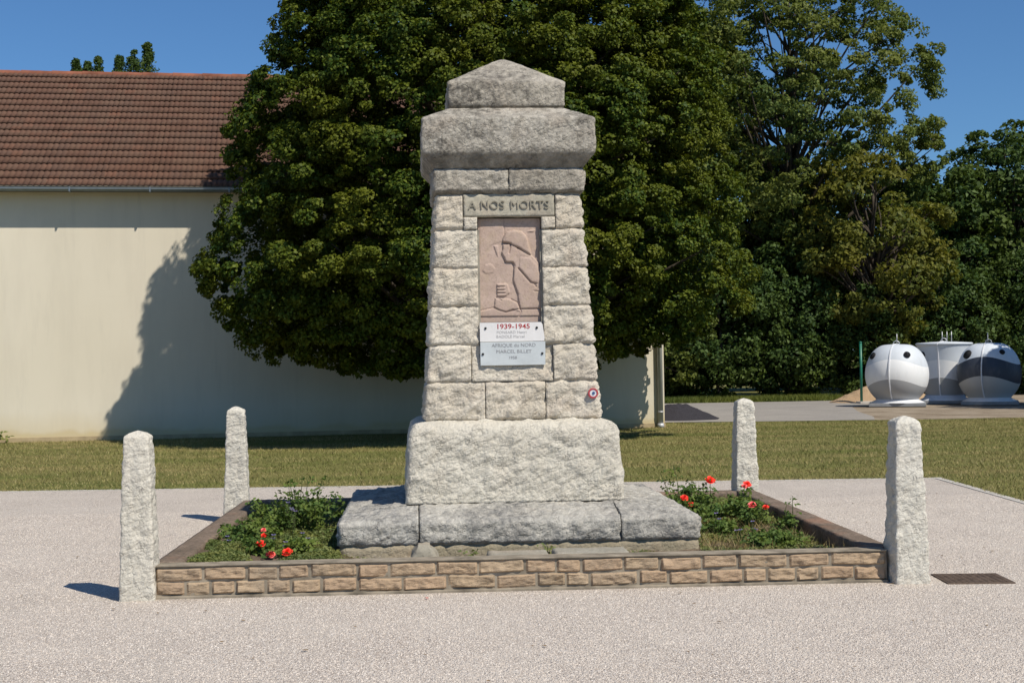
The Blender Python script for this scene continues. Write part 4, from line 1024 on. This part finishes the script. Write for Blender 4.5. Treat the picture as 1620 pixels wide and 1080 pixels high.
def container(label, x, y, rz, prof, mat, holes, rods, sharp=False):
    t_ = empty('recycling_container', (x, y, 0), rz); tag(t_, label, 'recycling container', 'recycling containers in a row')
    pr = prof_smooth(prof) if not sharp else prof_smooth(prof[:9]) + prof[9:]
    MB().lathe(pr, 64).build('shell', mat, t_, not sharp or True)
    mb = MB(); mb.box(-.86, .86, -.80, .80, .02, .13, .02)
    mb.build('base', M['cont_base'], t_)
    # skirt foot
    MB().lathe([(.62, .30), (.66, .22), (.80, .15), (.84, .125), (.6, .12)], 48).build('foot', M['cont_white'], t_, True)
    # seam ribs front and back
    for th in (-math.pi / 2 - .24, math.pi / 2 - .24):
        mb = MB(); V = []; F = []; n = len(pr); w_ = .022; d_ = .03
        c, s = math.cos(th), math.sin(th)
        for r, z in pr:
            for (dr, dw) in ((-.01, -w_), (d_, -w_ * .7), (d_, w_ * .7), (-.01, w_)):
                V.append(((r + dr) * c - dw * s, (r + dr) * s + dw * c, z + (.02 if r < .5 and dr > 0 and z > 1 else 0)))
        for i in range(n - 1):
            for k in range(4): F.append((i * 4 + k, i * 4 + (k + 1) % 4, (i + 1) * 4 + (k + 1) % 4, (i + 1) * 4 + k))
        mb.add(V, F).build('seam_rib', M['cont_white'], t_)
    zs = [p[1] for p in pr]; rs = [p[0] for p in pr]
    for (th, z, rh) in holes:
        r = np.interp(z, zs, rs); dr = (np.interp(z + .05, zs, rs) - np.interp(z - .05, zs, rs)) / .1
        nrm = Vector((math.cos(th), math.sin(th), -dr)).normalized(); cpt = Vector((r * math.cos(th), r * math.sin(th), z))
        P0 = cpt - nrm * .05; P1 = cpt + nrm * .035
        rim = MB().tube([P0, P1, P1 + nrm * .006, P1 + nrm * .007, cpt + nrm * .012, cpt + nrm * .011], [rh + .03, rh + .03, rh + .022, rh + .004, rh, rh * .1], 24).build('opening', M['black'], t_, True)
    mb = MB()
    zt = pr[-1][1]
    for dx in rods: mb.tube([(dx, 0, zt - .05), (dx, 0, zt + .33)], .014, 8)
    mb.tube([(-.10, 0, zt - .02), (-.08, 0, zt + .07), (0, 0, zt + .12), (.08, 0, zt + .07), (.10, 0, zt - .02)], .018, 8)
    mb.build('lifting_hook', M['steel'], t_, True)
    return t_
fa = -math.pi / 2
container('round white recycling container with grey lower band, leftmost beside the sand', 14.97, 42.95, -.34, PROF_S, M['cont_a'], [(fa + .40, 1.62, .075), (fa - 1.05, 1.60, .085)], [.02])
container('tapered white recycling container with flat rimmed lid between the two round ones', 17.1, 44.5, -.36, PROF_V, M['cont_b'], [(fa + 1.0, 1.62, .07), (fa - .95, 1.62, .07)], [-.05, .10, .24], True)
container('round recycling container with dark navy middle band, on the right of the group', 17.95, 42.95, -.39, PROF_S, M['cont_c'], [(fa + .52, 1.66, .055), (fa - .88, 1.60, .12)], [-.02])
tag(MB().box(20.1, 20.16, 42.6, 44.0, 0, 1.75, .01).build('dark_board', plain('dark_board_paint', (.02, .03, .045), .5), None), 'dark upright panel beyond the navy-banded container', 'panel')

# ------------------------------------------------------------------ planting in the bed
def rosette(V0, F0, c, r, n_l, up, seed):
    """rose bloom: rings of cupped petals around c"""
    rnd = random.Random(seed); up = Vector(up).normalized(); a = up.orthogonal().normalized(); b = up.cross(a)
    for ring, (rr, hh, cnt) in enumerate(((1.0, -.15, 7), (.75, .12, 6), (.5, .32, 5), (.25, .45, 4))):
        for k in range(cnt):
            th = 2 * math.pi * (k + .5 * ring) / cnt + rnd.uniform(-.2, .2)
            d = (math.cos(th) * a + math.sin(th) * b); s_ = -math.sin(th) * a + math.cos(th) * b
            base = c + up * r * (-.35); wd = r * rr * .75 + r * .12
            p1 = c + d * r * rr * .65 + up * r * (hh - .05) ; tip = c + d * r * rr * (1 + rnd.uniform(-.1, .1)) + up * r * (hh + .1 + rnd.uniform(-.08, .1))
            i = len(V0)
            V0 += [base[:], (p1 - s_ * wd * .6)[:], (tip - s_ * wd * .3)[:], (tip + s_ * wd * .3)[:], (p1 + s_ * wd * .6)[:]]
            F0 += [(i, i + 1, i + 4), (i + 1, i + 2, i + 3, i + 4)]
def rose_bush(label, cx, cy, w_, d_, h, nstem, seed, blooms, per=16, L=.038, zb=None, tall=()):
    """blooms: (x,y,z,r,colour)"""
    zb = soilz(cx, cy) if zb is None else zb
    t_ = empty('rose_bush', (cx, cy, zb)); tag(t_, label, 'rose bush', 'rose bushes in the flower bed')
    rnd = random.Random(seed); st = MB(); LP = []; LN = []
    tips = []
    for k in range(nstem):
        th = rnd.uniform(0, 6.283); r = math.sqrt(rnd.random()); tx, ty = r * w_ * math.cos(th), r * d_ * math.sin(th)
        hz = h * (1 - .45 * r) * rnd.uniform(.55, 1.05); tips.append((tx, ty, hz))
    for tt in tall: tips.append((tt[0] - cx, tt[1] - cy, tt[2] - zb))
    for (bx, by, bz, r, _) in blooms: tips.append((bx - cx, by - cy, bz - zb))
    for (tx, ty, tz) in tips:
        b0 = Vector((tx * .35 + rnd.uniform(-.03, .03), ty * .35 + rnd.uniform(-.03, .03), -.02)); tp = Vector((tx, ty, tz)); md = b0.lerp(tp, .55) + Vector((rnd.uniform(-.03, .03), rnd.uniform(-.03, .03), .04))
        P = [(1 - u) ** 2 * b0 + 2 * u * (1 - u) * md + u * u * tp for u in (0, 1/6, 2/6, 3/6, 4/6, 5/6, 1.0)]
        st.tube(P, [.0055 * (1 - .6 * i / 6) for i in range(7)], 5)
        for q in range(per):
            u = rnd.uniform(.22, .99); k = u * 6; p = P[int(k)].lerp(P[min(6, int(k) + 1)], k - int(k))
            d = Vector((rnd.gauss(0, 1), rnd.gauss(0, 1), rnd.gauss(0, .5))).normalized(); 
            side = d.cross(Vector((0, 0, 1))).normalized()
            for (o1, o2) in ((.055, 0), (.03, .024), (.03, -.024)):
                pp = p + d * (o1 + .01) + side * o2; LP.append(pp[:]); LN.append((d.x * .4 + rnd.gauss(0, .45), d.y * .4 - .15 + rnd.gauss(0, .45), .8 + rnd.gauss(0, .3)))
    st.build('stems', M['stem'], t_, True)
    LP = np.array(LP); LN = np.array(LN); LP[:, 2] = np.maximum(LP[:, 2], .015); Ls = L * RNG.uniform(.7, 1.3, len(LP))
    V, F = leaf_quads(LP, LN, Ls, Ls * .68); mesh('leaves', V, F, M['leaf_rose'], t_)
    for i, (bx, by, bz, r, c) in enumerate(blooms):
        Vb = []; Fb = []; rosette(Vb, Fb, Vector((bx - cx, by - cy, bz - zb)), r, 0, (rnd.uniform(-.2, .2), -.55, .8), seed * 10 + i)
        mesh('bloom', Vb, Fb, M[c], t_)
    return t_
rose_bush('tall rose bush with dark green arching stems left of the memorial', -1.05, 12.0, .40, .40, .50, 36, 1, [], tall=[(-.99, 12.2, .62), (-1.14, 12.0, .56), (-.86, 12.1, .60), (-.80, 11.8, .47), (-1.45, 12.0, .45)], per=17)
rose_bush('low rose bush with red and pink blooms at the left front of the bed', -1.12, 10.55, .30, .26, .16, 20, 2,
          [(-1.20, 10.42, .285, .036, 'rose_red'), (-1.114, 10.26, .225, .036, 'rose_pink'), (-.995, 10.3, .235, .040, 'rose_red'), (-1.21, 10.7, .31, .026, 'rose_red'), (-1.22, 10.8, .34, .024, 'rose_pink')], per=14)
rose_bush('leafy low bush without blooms along the left coping', -1.38, 11.3, .24, .42, .2, 22, 3, [], per=16)
rose_bush('tall leafy rose bush with two red blooms beside the right rear of the step', 2.42, 12.75, .24, .30, .40, 22, 4,
          [(2.33, 12.3, .365, .038, 'rose_red'), (2.37, 12.2, .318, .03, 'rose_red')], tall=[(2.364, 13.0, .60), (2.25, 13.1, .53), (2.5, 12.8, .47)])
rose_bush('rose bush carrying the large red bloom right of the step', 2.62, 12.3, .28, .30, .28, 20, 5,
          [(2.586, 12.4, .51, .048, 'rose_red')])
rose_bush('dark rose bush with coral blooms in front of the rear right bollard', 2.88, 12.35, .26, .5, .24, 26, 6,
          [(3.02, 12.8, .43, .04, 'rose_red'), (2.98, 12.75, .415, .03, 'rose_pink'), (2.80, 11.7, .355, .038, 'rose_pink'), (2.94, 11.8, .32, .03, 'rose_red')])
rose_bush('dense low green bush without blooms at the right front of the bed', 2.72, 10.62, .27, .24, .17, 34, 7, [], per=20, L=.030)
rose_bush('thin upright shoots beside the right coping', 3.08, 11.6, .09, .2, .18, 7, 8, [], tall=[(3.147, 11.7, .42), (3.07, 11.6, .36)], per=9)
rose_bush('leafy green rose bush along the right edge of the step', 2.48, 11.5, .22, .36, .16, 24, 9, [], per=17)
# violet flowers
def violet(label, x, y, z, seed, r=.021, n=2):
    zb = float(soilz(x, y)); t_ = empty('violet_flower', (x, y, zb)); tag(t_, label, 'flower', 'small violet flowers in the bed'); rnd = random.Random(seed)
    mb = MB(); LP = []; LN = []
    for k in range(n + 2):
        tp = Vector((rnd.uniform(-.04, .04), rnd.uniform(-.04, .04), (z - zb) * rnd.uniform(.6, 1) if k else z - zb))
        if k == 0: tp.x = tp.y = 0
        mb.tube([(tp.x * .3, tp.y * .3, -.02), (tp.x * .7, tp.y * .6, tp.z * .5), tp[:]], .003, 5)
        for q in range(9):
            u = rnd.uniform(.1, .85); p = Vector((tp.x * .3, tp.y * .3, 0)).lerp(tp, u); LP.append((p.x + rnd.gauss(0, .018), p.y + rnd.gauss(0, .018), p.z)); LN.append((rnd.gauss(0, .6), rnd.gauss(0, .6) - .1, 1))
        if k < n:
            V = []; F = []; c = tp
            for q in range(6):
                th = q * math.pi / 3 + rnd.uniform(-.1, .1); a_ = Vector((math.cos(th), math.sin(th) * .8, .35 + .3 * -math.sin(th))) * r; b_ = Vector((-math.sin(th), math.cos(th) * .8, 0)) * r * .45; i = len(V)
                V += [c[:], (c + a_ * .6 - b_)[:], (c + a_ * 1.1)[:], (c + a_ * .6 + b_)[:]]; F.append((i, i + 1, i + 2, i + 3))
            mesh('bloom', V, F, M['blue_petal'], t_)
    mb.build('stems', M['stem'], t_)
    V, F = leaf_quads(np.array(LP), np.array(LN, float), np.full(len(LP), .028), np.full(len(LP), .012)); mesh('leaves', V, F, M['leaf_rose'], t_)
for i, (x, y, z, lab) in enumerate([
    (-1.123, 11.75, .45, 'violet flower at the top of the tall left bush'), (-1.07, 11.55, .41, 'violet flower just under the topmost one on the left bush'), (-.93, 10.85, .30, 'pale violet flower near the left end of the step'),
    (-1.02, 10.45, .285, 'violet flower above the front red blooms'), (-1.13, 10.65, .315, 'violet flower between the dark red and the pale violet blooms'), (-1.49, 10.75, .30, 'violet flower close to the left coping'),
    (2.40, 11.3, .33, 'violet flower beside the right corner of the step'), (2.654, 11.1, .28, 'violet flower in the middle of the right planting'), (2.508, 10.9, .24, 'pale violet flower low in front of the right rose bushes'), (2.62, 10.85, .245, 'pale violet flower above the dense low right bush')]):
    violet(lab, x, y, z, i + 1)
# green ground cover
def cover(n, x0, x1, y0, y1, dens_seed, thr, zmax, L):
    x = RNG.uniform(x0, x1, n); y = RNG.uniform(y0, y1, n)
    nz = np.array([mn.noise(Vector((a * 2.3 + dens_seed, b * 2.3, 1))) for a, b in zip(x, y)])
    keep = (nz > thr) & ~((np.abs(x - MX) < 1.42) & (np.abs(y - MY) < 1.42)); x, y, nz = x[keep], y[keep], nz[keep]; n = len(x)
    z = soilz(x, y) + RNG.random(n) ** .8 * zmax * np.clip((nz - thr) * 2.2 + .25, .2, 1)
    Nn = np.stack([RNG.normal(0, .5, n), RNG.normal(0, .5, n) - .15, np.ones(n)], 1); Ls = L * RNG.uniform(.5, 1.3, n)
    return leaf_quads(np.stack([x, y, z], 1), Nn, Ls, Ls * .5)
parts = [cover(30000, -1.66, -.62, 9.84, 11.9, 3, -.12, .065, .024), cover(9000, -1.6, -.6, 11.6, 14.1, 5, -.25, .07, .028), cover(12000, 2.1, 3.15, 9.84, 12.4, 8, -.12, .06, .024), cover(7000, 2.1, 3.2, 12.0, 14.2, 2, -.3, .07, .03), cover(9000, -.7, 2.3, 9.82, 10.45, 11, .12, .03, .02), cover(3500, -.7, 2.3, 10.2, 10.6, 14, .0, .035, .02)]
VV = []; FF = []; b = 0
for V, F in parts: VV.append(V); FF.append(F + b); b += len(V)
tag(mesh('ground_cover', np.vstack(VV), np.vstack(FF), M['leaf_cover']), 'low green ground cover plants over the flower bed soil', 'ground cover', kind='stuff')
# dry thatch of thin stalks in the bed
n = 2600; x = RNG.uniform(2.1, 3.15, n); y = RNG.uniform(9.84, 12.2, n); k = ~((np.abs(x - MX) < 1.42) & (np.abs(y - MY) < 1.42)); x, y = x[k], y[k]
V, F = blades(np.stack([x, y, soilz(x, y)], 1), RNG.uniform(.02, .11, len(x)), RNG.uniform(.004, .008, len(x)), .9)
tag(mesh('dry_stalks', V, F, M['straw']), 'thin dry stalks among the plants on the right side of the bed', 'dry stalks', kind='stuff')
# small weeds
def weed(label, x, y, z, s, seed, n=26):
    t_ = empty('weed', (x, y, z)); tag(t_, label, 'weed', 'small weeds'); r = np.random.default_rng(seed)
    P = np.stack([r.normal(0, .4, n) * s, r.normal(0, .4, n) * s, r.random(n) * s], 1); V, F = leaf_quads(P, np.stack([r.normal(0, .5, n), r.normal(0, .5, n) - .3, np.ones(n)], 1), np.full(n, .45 * s), np.full(n, .25 * s))
    mesh('leaves', V, F, M['leaf_cover'], t_)
    MB().tube([(0, 0, -.02), (.0, 0, s * .8)], .003, 5).build('stem', M['stem'], t_)
weed('small green weed between the front slabs and the broken joint', .36, 10.12, .15, .09, 1); weed('small green weed above the joint of the two flat slabs', .93, 10.42, .15, .08, 2); weed('tiny weed at the right end of the longer flat slab', 1.6, 10.1, .15, .06, 3)
weed('tall weed against the building wall at the left edge of the photo', -9.12, 30.75, .0, .28, 4, 40)
weed('tiny weed at the foot of the left brick front', -1.3, 10.0, .2, .06, 6)
# debris: fallen leaves and a red petal
def scrap(name, x, y, s, mat, seed):
    r = random.Random(seed); V = []; m = 7
    for k in range(m):
        th = 2 * math.pi * k / m; rr = s * (.55 + .45 * r.random()) * (1 if k % 2 else .7); V.append((rr * math.cos(th), rr * .7 * math.sin(th), .004 + .25 * s * r.random()))
    V.append((0, 0, .002)); F = [(k, (k + 1) % m, m) for k in range(m)]
    o = mesh(name, V, F, mat, None, False, (x, y, .014)); return o
rnd = random.Random(12)
for k in range(60):
    y = 6.9 + 9 * rnd.random() ** 1.6; x = rnd.uniform(-.35 * y, .46 * y)
    if -1.95 < x < 3.5 and y > 9.55: x = rnd.choice([-1, 1]) * rnd.uniform(3.7, .42 * y + .01) if y > 9.5 else x
    if -1.95 < x < 3.5 and y > 9.55: continue
    tag(scrap('fallen_leaf', x, y, rnd.uniform(.010, .024), M['dry_leaf'], k), 'small dry brown fallen leaf lying on the gravel', 'leaf', 'dry leaves fallen on the gravel')
tag(scrap('red_petal', 0.02, 9.42, .022, M['rose_red'], 99), 'red petal lying on the gravel in front of the brick courses', 'petal')
bpy.context.view_layer.update()
